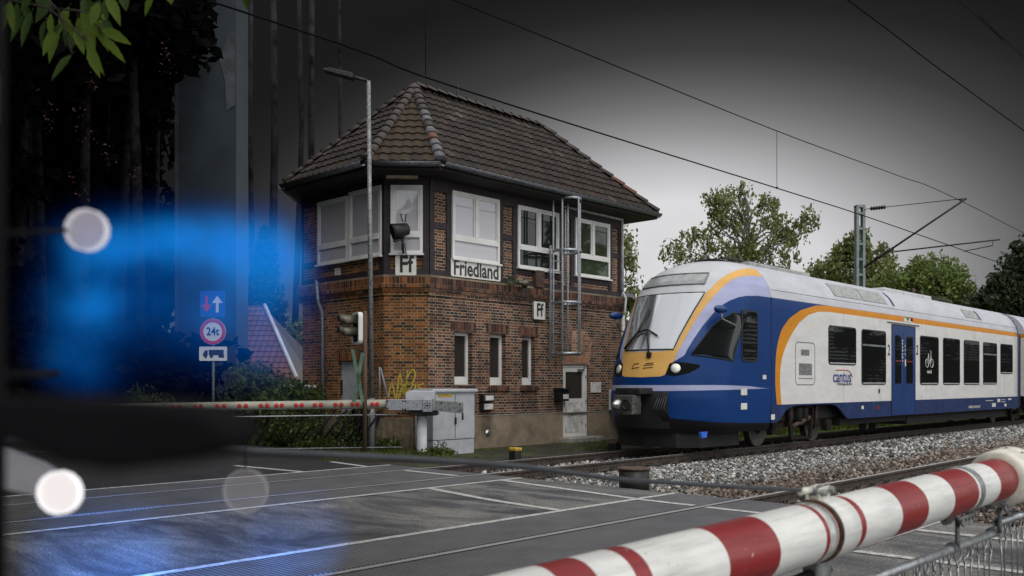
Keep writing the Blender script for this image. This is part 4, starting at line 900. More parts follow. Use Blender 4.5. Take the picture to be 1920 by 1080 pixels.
# entrance doors
a, c = ts(1672), ts(1715); d, e = .60, tzz(1672, 609); DR = tf(MB()).bevbox(a, c, .0, .012, d, e, .04).build("entrance_door", M_tb, TR)
tf(MB()).ring(rrect(a - .03, c + .03, d - .01, e + .03, .05), rrect(a, c, d, e, .04), .0, .016).build("door_seal", M_dark, DR)
for p0, p1 in ((1677.5, 1689), (1698.5, 1710.5)):
    aa_, cc_ = ts(p0), ts(p1); tf(MB()).prism(rrect(aa_, cc_, tzz(1677, 719), tzz(1677, 628), .06)[::-1], .012, .018).build("door_pane", M_gl_train, DR)
    tf(MB()).box(aa_ + .04, cc_ - .04, .019, .021, 2.15, 2.19).build("red_strip", M_red, DR)
xm = (a + c) / 2; tf(MB()).box(xm - .008, xm + .008, .012, .015, d, e).build("door_gap", M_dark, DR); tf(MB()).box(xm + .06, xm + .14, .0125, .022, 2.02, 2.22).build("door_button", M_signw, DR)
b = tf(MB())
for k in range(7): b.box(xm - .14, xm - .08, .0125, .016, 2.15 + k * .1, 2.15 + k * .1 + .05 + .02 * (k % 2))
for k in range(3): b.box(xm + .07, xm + .11, .0125, .016, 2.35 + k * .12, 2.35 + k * .12 + .06)
b.build("door_notice", M_signw, DR)
tf(MB()).box(a - .35, c + .35, .0, .02, e + .055, e + .075).build("door_rail", M_dark, TR)
# livery writing
for px in (1666.5, 1719.5): text_mesh("2", "class_number", M_letter, (ts(px), YS - .008, tzz(px, 657)), XU, ZU, .42, TR, .8, .006, .001)
text_mesh("cantus", "operator_name", plain("navy lettering", (.03, .06, .25), .4), (ts(1579), YS - .008, tzz(1579, 707)), XU, ZU, .44, TR, 1.0, .004, .001)
b = tf(MB()); xx = ts(1590); pts = smooth([(ts(1567), tzz(1567, 694)), (ts(1590), tzz(1590, 695)), (ts(1598), tzz(1598, 707))], 6)
for k in range(len(pts) - 1): b.tube([(pts[k][0], .004, pts[k][1]), (pts[k + 1][0], .004, pts[k + 1][1])], .012, 5)
b.build("operator_swoosh", M_redref, TR)
text_mesh("Verkehrsgesellschaft", "operator_line", M_letter, (ts(1583), YS - .008, tzz(1583, 720)), XU, ZU, .10, TR, 1.1, .0, .001)
tf(MB()).box(ts(1700), ts(1704), .001, .006, tzz(1700, 600), tzz(1700, 594)).build("sticker", plain("green sticker", (.05, .3, .15), .5), TR)
tf(MB()).box(ts(1707), ts(1712), .001, .006, tzz(1707, 602.5), tzz(1707, 595)).build("sticker", M_redref, TR)
for p0 in (1693, 1703): tf(MB()).box(ts(p0), ts(p0 + 7.5), .001, .006, tzz(p0, 603) - .02, tzz(p0, 597)).build("sticker", M_signw, TR) if p0 > 1700 else None
tf(MB()).box(ts(1694), ts(1701.5), .001, .006, 3.34, 3.44).build("sticker", M_signw, TR)
b = tf(MB())
def circ(cx, cz, r, n=20): return [(cx + r * math.cos(2 * math.pi * k / n), .012, cz + r * math.sin(2 * math.pi * k / n)) for k in range(n + 1)]
bx, bz = ts(1742), tzz(1742, 681)
b.tube(circ(bx - .20, bz, .13), .010, 5); b.tube(circ(bx + .20, bz, .13), .010, 5)
for pts in ([(-.17, 0), (-.09, .25), (.13, .25), (.02, 0), (-.17, 0)], [(.02, 0), (-.11, .29), (-.17, .29), (-.05, .29)], [(.19, 0), (.11, .36), (.02, .38), (.16, .38)]): b.tube([(bx + p, .012, bz + q) for p, q in pts], .010, 5)
b.build("bicycle_symbol", M_signw, TR); text_mesh("max.6", "bicycle_note", M_signw, (bx, YS - .011, bz - .26), XU, ZU, .17, TR, 1, .003, .001)
text_mesh("94 80 0427 154-6 D-CAN", "vehicle_number", M_signw, (ts(1827), YS - .004, tzz(1827, 763)), XU, ZU, .13, TR, .9, .002, .001)
b = tf(MB())
for p0, p1, y0, y1 in ((1848, 1862, 751, 752), (1870, 1875, 748, 754), (1877, 1885, 749, 750), (1877, 1885, 753, 754), (1890, 1896, 747, 750), (1860, 1867, 756, 763), (1883, 1887, 757, 762)): tf(MB()).box(ts(p0), ts(p1), .0015, .004, tzz(p0, y1), tzz(p0, y0)).build("technical_mark", M_signw, TR)
for p0, mt in ((1615, M_signw), (1644, M_red)): tf(MB()).box(ts(p0), ts(p0 + 4), .001, .008, tzz(p0, 767), tzz(p0, 761)).build("skirt_marker", mt, TR)
tf(MB()).box(ts(1445.5), ts(1452), .001, .012, tzz(1446, 787), tzz(1446, 777)).build("skirt_marker", M_signw, TR)
for x in (22.95, 25.35, 28.95, 33.6, 37.1): tf(MB()).box(x - .004, x + .004, .0, .002, 1.04, 3.32).build('panel_joint', M_grey, TR)
# inspection hatch
a, c, d, e = ts(1491), ts(1528), tzz(1491, 722), tzz(1491, 640); H = tf(MB()).ring(rrect(a, c, d, e, .14), rrect(a + .02, c - .02, d + .02, e - .02, .12), .0, .006).build("service_hatch", M_grey, TR)
for q in ((1502, 1517, 655, 666), (1498, 1522, 681, 703)): tf(MB()).box(ts(q[0]), ts(q[1]), .001, .007, tzz(q[0], q[3]), tzz(q[0], q[2])).build("hatch_grille", M_galvd, H)
tf(MB()).box(ts(1497), ts(1524), .001, .006, tzz(1497, 710) , tzz(1497, 709)).build("hatch_slot", M_dark, H)
tf(MB()).prism([(ts(1648) + .05 * math.cos(t), tzz(1648, 733) + .07 * math.sin(t)) for t in np.linspace(0, 6.28, 12)][:-1], 0.0, .01).build("fuel_cap", M_dark, TR)
# roof equipment
def roofp(x, w_, dz=.0): return None
b = MB()
def roofpatch(x0, x1, z0, z1, mat, name):
    b = MB(); zz = np.linspace(z0, z1, 5); R = [[b.p(x, TC - np.interp(z, ZW, WW) - .012, z + .008) for z in zz] for x in (x0, x1)]
    for j in range(4): b.face((R[0][j], R[1][j], R[1][j + 1], R[0][j + 1]), 0, True)
    b.build(name, mat, TR)
M_rgr = plain("grey roof grille", (.32, .33, .32), .6, var=.2, scale=10)
roofpatch(22.6, 24.3, 3.78, 4.14, M_rgr, "roof_grille"); roofpatch(24.4, 26.1, 3.78, 4.14, M_rgr, "roof_grille"); roofpatch(33.0, 34.4, 3.78, 4.08, M_rgr, "roof_grille")
roofpatch(26.5, 26.62, 3.76, 4.18, M_tb, "roof_handrail"); roofpatch(34.5, 34.62, 3.76, 4.1, M_tb, "roof_handrail")
MB().box(18.5, 19.3, TC - .3, TC + .3, 4.38, 4.45).build("roof_rail_unit", M_trdark, TR, bevel=.02)
MB().box(19.4, 22.6, TC - .7, TC + .7, 4.28, 4.43).build("roof_pod", M_rgr, TR, bevel=.04); MB().box(27.5, 31.5, TC - .75, TC + .75, 4.26, 4.44).build("roof_pod", M_pan, TR, bevel=.05)
b = MB(); b.tube([(31.8, TC - .5, 4.5), (34.2, TC - .5, 4.46)], .03, 6); b.build("roof_cable", M_dark, TR)
MB().tube([(18.6, TC - .4, 4.46), (21.5, TC - .5, 4.47)], .03, 6).build("roof_cable", M_dark, TR)
for x in (31.9, 32.7): MB().tube([(x, TC, 4.3), (x, TC, 4.8)], .05, 8).build("roof_insulator", M_rust, TR)
# cab details laid on the cab shell
def patch(name, poly, mat, off, parent=TR, nz=14, na=12, mi=None):
    """poly in (a, z), any z-monotone outline"""
    P = np.array(poly, float); z0, z1 = P[:, 1].min(), P[:, 1].max(); b = MB(); rows = []
    for z in np.linspace(z0 + 1e-4, z1 - 1e-4, nz):
        xs = []
        for i in range(len(P)):
            p, q = P[i], P[(i + 1) % len(P)]
            if (p[1] > z) != (q[1] > z): xs.append(p[0] + (q[0] - p[0]) * (z - p[1]) / (q[1] - p[1]))
        x0, x1 = min(xs), max(xs); rows.append([b.p(*nose(x0 + (x1 - x0) * k / na, z, off)) for k in range(na + 1)])
    for j in range(nz - 1):
        for k in range(na): b.face((rows[j][k], rows[j + 1][k], rows[j + 1][k + 1], rows[j][k + 1]), 0, True)
    return b.build(name, mat, parent)
def outline(poly, off=.012, r=.012, n=6):
    out = []
    for i in range(len(poly)):
        p, q = poly[i], poly[(i + 1) % len(poly)]
        for k in range(n): out.append(tuple(nose(p[0] + (q[0] - p[0]) * k / n, p[1] + (q[1] - p[1]) * k / n, off)))
    out.append(out[0]); return out
wsp = [(-.29, 2.24), (.29, 2.24), (.308, 2.52), (.34, 2.83), (.375, 3.14), (.425, 3.5), (-.425, 3.5), (-.375, 3.14), (-.34, 2.83), (-.308, 2.52)]
WS = patch("windscreen", wsp, M_gl_wind, .012, nz=18, na=24); MB().tube(outline(wsp), .014, 5).build("windscreen_seal", M_dark, WS)
dsp = [(-.40, 3.70), (.40, 3.70), (.42, 3.96), (-.42, 3.96)]
DS = patch("destination_display", dsp, plain("unlit display glass", (.30, .31, .31), .25), .01, na=18); MB().tube(outline(dsp), .022, 5).build("display_rim", M_grey, DS)
for sg in (1, -1):
    sw = [(sg * q[0], q[1]) for q in ((.468, 2.123), (.96, 2.0), (.975, 2.4), (.96, 2.9), (.90, 3.03), (.782, 3.05), (.665, 2.90), (.595, 2.74))]
    W_ = patch("cab_side_window", sw, M_gl_cab, .010, na=14, nz=16); MB().tube(outline(sw), .014, 5).build("window_seal", M_black, W_)
    hl_ = [(sg * q[0], q[1]) for q in ((.258, 1.688), (.34, 1.665), (.47, 1.72), (.57, 1.85), (.575, 1.9), (.45, 1.955), (.34, 1.972), (.282, 1.965))]
    HL = patch("headlight", hl_, M_gl_cab, .008, na=14, nz=10)
    c0 = nose(sg * .345, 1.83, .0); c1 = nose(sg * .345, 1.83, .1); MB().lathe(tuple(c0), tuple(c1), [(0, .105), (.02, .105), (.035, .075), (.042, .02)], 20).build("lamp_lens", plain("headlight reflector", (.75, .75, .7), .2, .3, var=.05), HL)
    op = [(sg * q[0], q[1]) for q in ((.0, .50), (.32, .62), (.31, 1.34), (.0, 1.34))]
patch("coupler_bay", [(-.31, .55), (.31, .55), (.30, 1.345), (-.30, 1.345)], M_black, .006, na=16)
w2 = tf(MB()); a, c, d, e = 17.72, 18.37, 2.03, 3.10
W2 = w2.ring(rrect(a - .03, c + .03, d - .03, e + .03, .11), rrect(a, c, d, e, .09), -.005, .014).build("cab_door_window", M_dark, TR); tf(MB()).prism(rrect(a, c, d, e, .09)[::-1], 0, .009).build("pane", M_gl_train, W2); tf(MB()).box(a + .05, c - .05, .0095, .014, (d + e) / 2 - .35, (d + e) / 2 - .31).build("window_bar", M_dark, W2)
# yellow nose badge, wipers, mirror
b = MB()
for a0, a1, z0, z1 in ((-.12, -.03, 1.84, 1.86), (-.12, -.10, 1.86, 1.93), (-.1, -.04, 1.93, 1.95), (.02, .12, 1.84, 1.86), (.02, .12, 1.90, 1.915), (.04, .12, 1.94, 1.95)): b.tube([tuple(nose(a0, z0, .01)), tuple(nose(a1, z1, .01))], .008, 5)
b.build("nose_badge", M_rust, TR)
b = MB(); g0 = nose(.06, 2.15, .05); k1 = nose(-.02, 2.62, .06)
b.tube([tuple(g0), tuple(k1)], .022, 6); b.tube([tuple(nose(-.28, 2.26, .05)), tuple(nose(-.14, 2.62, .06)), tuple(nose(-.08, 3.12, .05))], .028, 6); b.tube([tuple(nose(-.13, 2.62, .07)), tuple(nose(-.02, 2.66, .07)), tuple(nose(.1, 2.52, .06))], .022, 6)
b.build("windscreen_wiper", M_black, TR)
MB().box(g0.x - .02, g0.x + .05, g0.y - .05, g0.y + .05, g0.z - .1, g0.z + .02).build("wiper_motor_cover", M_black, TR, bevel=.01)
for sg in (1, -1):
    p = nose(sg * .60, 3.00, .0); q = nose(sg * .60, 3.0, .30)
    MR = MB().lathe((q.x - .25, q.y, q.z), (q.x + .25, q.y, q.z + .0), [(0, .02), (.06, .07), (.2, .09), (.4, .06), (.5, .01)], 14).build("wing_mirror", M_tb, TR)
    e_ = nose(sg * .85, 2.72, .02); MB().tube([(q.x, q.y, q.z - .04), (q.x + .02, q.y, q.z - .2), tuple(e_ + Vector((-.15, -.1 * sg, .04))), tuple(e_)], .018, 6).build("mirror_arm", M_galv, MR)
# coupler and front gear
cz = 1.05; b = MB(); b.box(15.30, 15.62, TC - .26, TC + .26, cz - .20, cz + .22); CP = b.build("coupler", plain("greasy coupler steel", (.10, .10, .095), .5, .5, var=.4, scale=15), TR, bevel=.03)
MB().lathe((15.36, TC - .11, cz + .02), (15.22, TC - .11, cz + .02), [(0, .13), (.10, .12), (.101, .085), (.02, .07)], 18).build("coupler_cup", M_black, CP); MB().lathe((15.4, TC + .12, cz + .02), (15.1, TC + .12, cz + .02), [(0, .12), (.12, .11), (.22, .07), (.28, .02)], 18).build("coupler_cone", M_chrome, CP)
MB().tube([(15.5, TC, cz), (16.6, TC, cz)], .14, 12).build("coupler_shank", M_bogie, CP); MB().box(15.42, 15.9, TC - .36, TC + .30, 1.27, 1.42).build("electric_coupler", M_dark, CP, bevel=.03)
b = MB()
for k in range(5): y = TC - .5 - .05 * k; b.tube([(15.95, y, 1.32), (15.66 + .02 * k, y - .03, 1.0), (15.95, y - .1, .72)], .018, 6)
b.build("coupler_hoses", M_dark, CP)
b = MB(); pl = [(16.55, -1.12), (16.15, -.75), (16.05, 0), (16.15, .75), (16.55, 1.12), (18.0, 1.2), (18.0, -1.2)]
n = 7; A = [b.p(x, TC + y, .60) for x, y in pl]; B = [b.p(x + .06, TC + y * .97, .14) for x, y in pl]; b.face(A); b.face(B[::-1])
for k in range(n): b.face((A[k], B[k], B[(k + 1) % n], A[(k + 1) % n]))
b.build("snow_plough", M_trdark, TR); MB().prism([(16.22, .38), (16.40, .38), (16.44, .5), (16.18, .5)], TC - 1.36, TC - 1.30).build("blue_nozzle", plain("bright blue", (.03, .12, .6), .4), TR)
MB().box(16.9, 19.2, TC - 1.2, TC + 1.2, .5, .66).build("underframe", M_trdark, TR)
b = tf(MB()); 
for px, py0, py1 in ((1389, 729, 741), (1389, 756, 768)): tf(MB()).box(ts(px), ts(px + 11), -.01, .012, tzz(px, py1), tzz(px, py0)).build("step_light", M_signw, TR)
tf(MB()).box(ts(1430), ts(1436), .0, .01, tzz(1430, 711), tzz(1430, 703)).build("step_light", M_signw, TR)
# underfloor, bogies
MB().box(19.1, 38.9, TC - 1.15, TC + 1.15, .62, 1.05).build("underframe", M_trdark, TR); MB().box(ts(1713), 38.0, TC - 1.25, TC + 1.25, .28, .64).build("equipment_box", M_trdark, TR, bevel=.03); MB().box(40, 58, TC - 1.2, TC + 1.2, .3, 1.0).build("underframe", M_trdark, TR)
MB().box(ts(1590), ts(1713), TC - 1.22, TC + 1.22, .40, .62).build("equipment_box", M_trdark, TR, bevel=.02)
for x in (25.2, 25.9): MB().box(x, x + .1, TC - 1.1, TC - .9, .2, .5).build("hanger", M_trdark, TR)
def wheel(x, y, parent):
    wl = MB().lathe((x, y - .06, .43), (x, y + .07, .43), [(0, .02), (.0, .30), (.012, .31), (.03, .37), (.0, .38), (.0, .425), (.1, .43), (.13, .46)], 32).build("wheel", M_bogie, parent)
    MB().lathe((x, y - .10, .43), (x, y, .43), [(0, .09), (.03, .12), (.1, .12)], 16).build("hub", M_trdark, wl)
    MB().lathe((x, y - .062, .43), (x, y - .05, .43), [(0, .385), (.0, .425), (.012, .425)], 32).build("tyre", plain("worn tyre face", (.09, .085, .08), .6), wl); return wl
def bogie(xc, wb):
    for x in (xc - wb / 2, xc + wb / 2):
        for y in (10.68 + .02, 12.20 - .02): wheel(x, y, TR)
        MB().tube([(x, 10.7, .43), (x, 12.2, .43)], .08, 10).build("axle", M_bogie, TR)
    for y in (TC - 1.05, TC + 1.05):
        b = MB().frame((0, y, 0), (1, 0, 0), (0, -1, 0), (0, 0, 1))
        b.prism([(xc - wb / 2 - .35, .42), (xc - wb / 2 - .35, .66), (xc - .6, .74), (xc - .45, .60), (xc + .45, .60), (xc + .6, .74), (xc + wb / 2 + .35, .66), (xc + wb / 2 + .35, .42), (xc + wb / 2 - .1, .42), (xc + .5, .46), (xc - .5, .46), (xc - wb / 2 + .1, .42)], -.06, .06)
        for sg in (-1, 1):
            x = xc + sg * wb / 2; b.bevbox(x - .16, x + .16, .06, .20, .30, .58, .05)
        BF = b.build("bogie_frame", M_bogie, TR, bevel=.012)
        b = MB().frame((0, y, 0), (1, 0, 0), (0, -1, 0), (0, 0, 1))
        for dx in (-.16, .16): b.lathe((xc + dx, .12, .58), (xc + dx, .12, .95), [(0, .12), (.3, .12), (.37, .08)], 14)
        b.build("air_spring", M_trdark, BF)
        b = MB().frame((0, y, 0), (1, 0, 0), (0, -1, 0), (0, 0, 1)); b.tube([(xc - .55, .16, .46), (xc + .35, .18, .66)], .055, 10); b.tube([(xc - .62, .16, .55), (xc - .62, .16, 1.0)], .05, 10); b.tube([(xc + .75, .16, .5), (xc + .8, .16, 1.0)], .045, 10); b.build("damper", M_rust, BF)
        b = MB().frame((0, y, 0), (1, 0, 0), (0, -1, 0), (0, 0, 1)); b.prism([(xc - .8, .9), (xc - .7, .9), (xc - .55, .24), (xc + .35, .2), (xc + .5, .9), (xc + .6, .9), (xc + .45, .12), (xc - .65, .16)], .14, .2); b.build("step_frame", M_bogie, BF)
bogie(21.05, 2.9); bogie(39.4, 2.7)
# air horn mast of wires is built with the line equipment below
# ================================================================ near boom barrier
BM = thing("boom_barrier", "large red and white striped boom barrier with hanging rods in the near foreground", "boom barrier", (-.6, 1.37, 0))
def bax(x): return Vector((x, 1.37 - .019 * (x - 2.81), 1.0 + .0168 * (x - 2.81)))
def bs(px): return S(px, 1.285)
bands = [(1078, 1142), (1204, 1232), (1368, 1460), (1543, 1550), (1565, 1572), (1606, 1615), (1680, 1727), (1774, 1817), (1856, 1892), (1945, 2000), (2060, 2120)]
red = [(bs(a), bs(c)) for a, c in bands]; red += [(.35, .6), (.75, .85), (-.3, 0)]
x0, x1 = -.6, 12.0; cuts = sorted({x0, x1, *[q for r_ in red for q in r_], 5.30})
prof = []; mis = []; B0 = bax(x0); dv = (bax(x1) - B0).normalized()
for k, x in enumerate(cuts):
    h = (x - x0) / dv.x
    rad = .1 if x < 5.31 else .085
    if prof: mis.append(1 if any(a - 1e-6 <= (cuts[k - 1] + x) / 2 <= c + 1e-6 for a, c in red) else 0)
    prof.append((h, rad))
o = MB().lathe(tuple(B0), tuple(bax(x1)), prof, 48, mis).build("boom_tube", [M_bwhite, M_red], BM)
def collar(px0, px1, r, mat, name, x=None):
    a, c = (bs(px0), bs(px1)) if x is None else x; A, C = bax(a), bax(c); ln = (C - A).length
    return MB().lathe(tuple(A), tuple(C), [(0, r - .004), (.003, r), (ln - .003, r), (ln, r - .004)], 40).build(name, mat, BM)
M_band = plain("retroreflective band", (.5, .52, .5), .25, .4, var=.3, scale=8)
collar(1551, 1564, .1025, M_band, "reflective_band"); collar(1572, 1605, .104, M_bwhite, "sleeve"); collar(1567, 1572, .108, M_rust, "clamp_ring"); collar(1821, 1827, .106, M_galvd, "clamp_ring"); collar(1895, 1900, .106, M_galvd, "clamp_ring")
hx = bs(1903); M_cream = plain("cream plastic hub", (.60, .58, .50), .45, var=.12, scale=10)
HB = MB().lathe(tuple(bax(hx - .14)), tuple(bax(hx + .22)), [(0, .1), (.004, .128), (.03, .14), (.22, .142), (.23, .147), (.25, .142), (.3, .14), (.32, .1)], 40).build("joint_hub", M_cream, BM)
MB().lathe(tuple(bax(hx + .085)), tuple(bax(hx + .1)), [(0, .143), (.012, .149), (.014, .143)], 40).build("hub_seam", M_dark, HB)
for t_ in np.linspace(0, 6.28, 13)[:-1]:
    q = bax(hx + .02); qq = q + Vector((0, math.cos(t_) * .141, math.sin(t_) * .141)); MB().lathe(tuple(qq), tuple(qq + Vector((0, math.cos(t_) * .01, math.sin(t_) * .01))), [(0, .008), (.006, .006)], 8).build("rivet", M_galvd, HB)
# stay bracket, tension rod
A = bax(S(1537, 1.37)); b = MB(); pf = [(A.x - .035, 1.085), (A.x + .05, 1.09), (A.x + .055, 1.150), (A.x - .03, 1.145)]
b.prism(pf, A.y - .012, A.y + .0); b.prism([(x, z - .0) for x, z in pf], A.y + .03, A.y + .042); BK = b.build("stay_bracket", M_cream, BM, bevel=.003)
for dx, dz_ in ((-.02, 1.13), (.042, 1.137)): MB().tube([(A.x + dx, A.y - .03, dz_), (A.x + dx, A.y + .06, dz_)], .012, 8).build("bolt", M_galvd, BK)
sp = []
for px, py in ((1518, 919), (1400, 914), (1240, 904), (1140, 896.5), (990, 876), (800, 862), (600, 852), (400, 842), (150, 832), (-200, 822)):
    Y = 1.37 * 1 / (SA - (px - 960) / F * CA) * 1.0; sp.append((S(px, 1.37), 1.37, HC + (HY - py) * DD(px, 1.37) / F))
MB().tube(smooth(sp, 4), .0066, 8).build("stay_rod", plain("grey stay rod", (.045, .05, .058), .6, .3), BM)
MB().tube([sp[0], (sp[0][0] - .07, 1.37, sp[0][2] - .0)], .012, 10).build("rod_socket", M_cream, BM)
# lower bracket under the clamp
b = MB(); b.box(A.x - .08, A.x + .03, A.y - .03, A.y + .03, .80, .91); b.build("lower_clamp", M_galvd, BM, bevel=.01)
b = MB(); b.tube([(A.x - .35, A.y, .845), (A.x + .05, A.y, .86)], .022, 8); b.build("lower_stay", M_bogie, BM)
# hanger pipes, posts and hanging rods
PZ = .765; xp0, xp1 = 2.6, S(1866, 1.37)
MB().tube([(xp0, 1.37, PZ), (xp1, 1.36, PZ - .006)], .019, 12).build("hanger_pipe", M_galv, BM); xq0 = S(1868, 1.35)
b = MB(); b.tube([(xq0, 1.35, PZ + .045), (9.5, 1.25, PZ + .02)], .019, 12, caps=False); b.build("hanger_pipe", M_galv, BM).modifiers.new("th", "SOLIDIFY").thickness = .004
for px, drop in ((1783, PZ), (1858, PZ), (1905, PZ + .04), (1980, PZ + .03)):
    x = S(px, 1.37); q = bax(x); b = MB()
    b.prism([(x - .13, q.z - .105), (x + .13, q.z - .105), (x + .12, q.z - .125), (x + .03, q.z - .155), (x - .05, q.z - .155)], q.y - .045, q.y - .035); b.prism([(x - .13, q.z - .105), (x + .13, q.z - .105), (x + .12, q.z - .125), (x + .03, q.z - .155), (x - .05, q.z - .155)], q.y + .035, q.y + .045)
    b.tube([(x, q.y, q.z - .12), (x, q.y, drop)], .011, 8); b.lathe((x - .02, 1.365, drop), (x + .02, 1.365, drop), [(0, .026), (.04, .026)], 16); PB = b.build("pipe_bracket", M_galvd, BM)
    b = MB(); 
    for dx in (-.09, -.04, .01, .06, .1): b.lathe((x + dx, q.y - .047, q.z - .122), (x + dx, q.y - .044, q.z - .122), [(0, .009), (.002, .009)], 10)
    b.build("bolt_holes", M_black, PB)
x = 2.7; i = 0; M_link = plain("bright steel rod", (.34, .34, .34), .35, .85, var=.2, scale=40)
while x < 8.4:
    z0 = PZ - .02 if x < xp1 else PZ + .025; yy_ = 1.365 if x < xp1 else 1.35; tl_ = random.uniform(-.35, .35); b = MB()
    b.tube([(x + .028 * math.sin(t_) * math.cos(tl_), yy_ + .028 * math.sin(t_) * math.sin(tl_), z0 - .022 + .03 * math.cos(t_)) for t_ in np.linspace(0, 6.2832, 13)], .0045, 5); 
    R_ = b.build("link_ring", M_link, BM)
    sw_ = random.uniform(-.012, .012); zt_ = z0 - .05
    b = MB(); b.tube([(x + .014 * math.sin(t_), yy_, zt_ - .014 + .016 * math.cos(t_)) for t_ in np.linspace(0, 6.2832, 10)], .004, 5); b.tube([(x, yy_, zt_ - .028), (x + sw_, yy_ + sw_, zt_ - .1), (x + sw_, yy_, .16)], [.0055, .004, .004], 5); b.build("hanging_rod", M_link, BM)
    x += .098 + random.uniform(-.008, .008); i += 1
b = MB(); b.tube([(2.7, 1.36, .17), (8.4, 1.30, .17)], .009, 6); b.build("bottom_rail", M_galvd, BM)
MB().box(-.9, -.35, 1.1, 1.64, 0, 1.3).build("drive_housing", M_galvd, BM, bevel=.03)
# ================================================================ far boom barrier
def yx(px, py, Y): x, y = XY(px, Y); return Vector((x, y, ZY(py, Y)))
YF = 18.5; px0_, px1_ = 792, 0
FB = thing("boom_barrier", "distant white boom barrier with pairs of red reflectors in front of the brick signal box", "boom barrier", tuple(yx(790, 855, YF)))
def bf(px=790, Y=YF):
    x, y = XY(px, Y); return MB().frame((x, y, 0), RX, FY, ZU)     # u = right, v = away, from the barrier post
k_ = YF / F
def U_(px): return (px - 790) * k_
def Z_(py): return HC + (HY - py) * k_
bf().lathe((U_(724), 0, Z_(757.5)), (U_(-200), 0, Z_(771)), [(0, .085), (.01, .095), (10.2, .085)], 24).build("boom_tube", plain("yellowed white boom paint", (.33, .32, .25), .5, var=.15, scale=3), FB)
k = 0
for px in (709, 700, 672, 662.5, 642, 631, 604, 593, 568, 557.5, 531, 521, 504, 492, 464, 452, 423, 411, 380, 369, 340, 328):
    py = 757.5 + (724 - px) * .0123; b = bf(); b.lathe((U_(px), -.098, Z_(py)), (U_(px), -.115, Z_(py)), [(0, .046), (.01, .042), (.014, .025)], 14); b.build("red_reflector", M_redref, FB)
b = bf(); b.box(U_(727), U_(800), -.16, -.06, Z_(769), Z_(748.5)); b.build("boom_arm", M_galv, FB, bevel=.008)
b = bf(); b.prism([(U_(815), Z_(769)), (U_(869), Z_(775)), (U_(869), Z_(754)), (U_(815), Z_(750))], -.16, -.04); b.build("counterweight", M_galvd, FB, bevel=.008)
b = bf(); b.box(U_(794), U_(812), -.2, .1, Z_(772), Z_(748)); b.build("pivot", M_galv, FB, bevel=.01)
b = bf(); cxp, czp = U_(803), Z_(760)
for t_ in np.linspace(0, 6.28, 9)[:-1]: b.lathe((cxp + .06 * math.cos(t_), -.205, czp + .06 * math.sin(t_)), (cxp + .06 * math.cos(t_), -.2, czp + .06 * math.sin(t_)), [(0, .014), (.004, .014)], 8)
b.lathe((cxp, -.21, czp), (cxp, -.2, czp), [(0, .025), (.01, .025)], 12); b.build("pivot_bolts", M_black, FB)
for px, py in ((729, 752), (729, 766), (757, 752), (762, 752), (757, 767), (762, 767), (829, 755), (829, 769), (863, 758), (863, 769)): bf().lathe((U_(px), -.17, Z_(py)), (U_(px), -.15, Z_(py)), [(0, .016), (.01, .02)], 8).build("bolt", M_dark, FB)
b = bf(); b.prism([(U_(760), Z_(750)), (U_(814), Z_(750)), (U_(814), Z_(733)), (U_(768), Z_(732)), (U_(760), Z_(737))], .0, .45); b.build("drive_housing", M_cab, FB, bevel=.02)
b = bf(); b.box(U_(768), U_(820), -.1, .4, Z_(779), Z_(770)); b.build("drive_underside", M_black, FB, bevel=.02)
b = bf(); b.lathe((0, .12, -.05), (0, .12, Z_(778)), [(0, .13), (.03, .105), (Z_(778) + .05, .105)], 24); b.build("post", M_cab, FB)
b = bf(); b.lathe((0, .12, -.06), (0, .12, .1), [(0, .35), (.1, .33), (.15, .16)], 16); b.build("foundation", M_dark, FB)
for a_, c_, d_, e_ in ((711, 750, 711, 688), (727, 750, 713, 690)): bf().tube([(U_(a_), .05, Z_(c_)), (U_(d_), .05, Z_(e_))], .022, 6).build("upright", M_grey, FB)
bf().tube([(U_(868), -.1, Z_(775)), (U_(868), -.1, Z_(787))], .02, 6).build("counterweight_stop", M_black, FB)
# boom skirt of slanted bars
bf().tube([(U_(745), -.05, Z_(777)), (U_(-150), -.05, Z_(790))], .015, 6).build("skirt_rail", M_galv, FB); bf().tube([(U_(755), -.05, Z_(838)), (U_(-150), -.05, Z_(850))], .012, 6).build("skirt_rail", M_galvd, FB)
for i in range(24):
    px = 716 - i * 21.5; b = bf(); b.tube([(U_(px), -.03, Z_(768)), (U_(px - 42), -.03, Z_(828 + random.uniform(-8, 8)))], .024, 6); b.build("slanted_bar", M_bogie, FB)
for i in range(14):
    px = 738 - i * 11; bf().tube([(U_(px), -.05, Z_(778)), (U_(px), -.05, Z_(838))], .005, 4).build("hanging_rod", M_dark, FB)
# ================================================================ posts, signals, signs at the far side
xl, yl = XY(696.5, 18.9); LP = thing("street_lamp", "tall thin grey street lamp with flat head before the signal box corner", "street lamp", (xl, yl, 0))
zt_ = ZY(152, 18.9); b = MB(); b.tube([(xl, yl, -.1), (xl, yl, 1.2)], .075, 12); b.tube([(xl, yl, 1.2), (xl - .045, yl + .04, zt_)], [.056, .042], 12); b.build("pole", M_galvd, LP)
v_ = yx(612, 137, 18.9) - yx(690, 156, 18.9); top = Vector((xl - .045, yl + .04, zt_))
b = MB(); b.tube([tuple(top), tuple(top + v_ * .45)], .035, 8); b.build("arm", M_dark, LP)
d_ = v_.normalized(); s_ = d_.cross(Vector((0, 0, 1))).normalized(); b = MB().frame(top + v_ * .35, d_, s_, s_.cross(d_)); b.prism([(0, -.05), (.62, -.035), (.66, 0), (.5, .05), (.1, .06), (0, .04)], -.12, .12); b.build("lamp_head", M_dark, LP, bevel=.01)
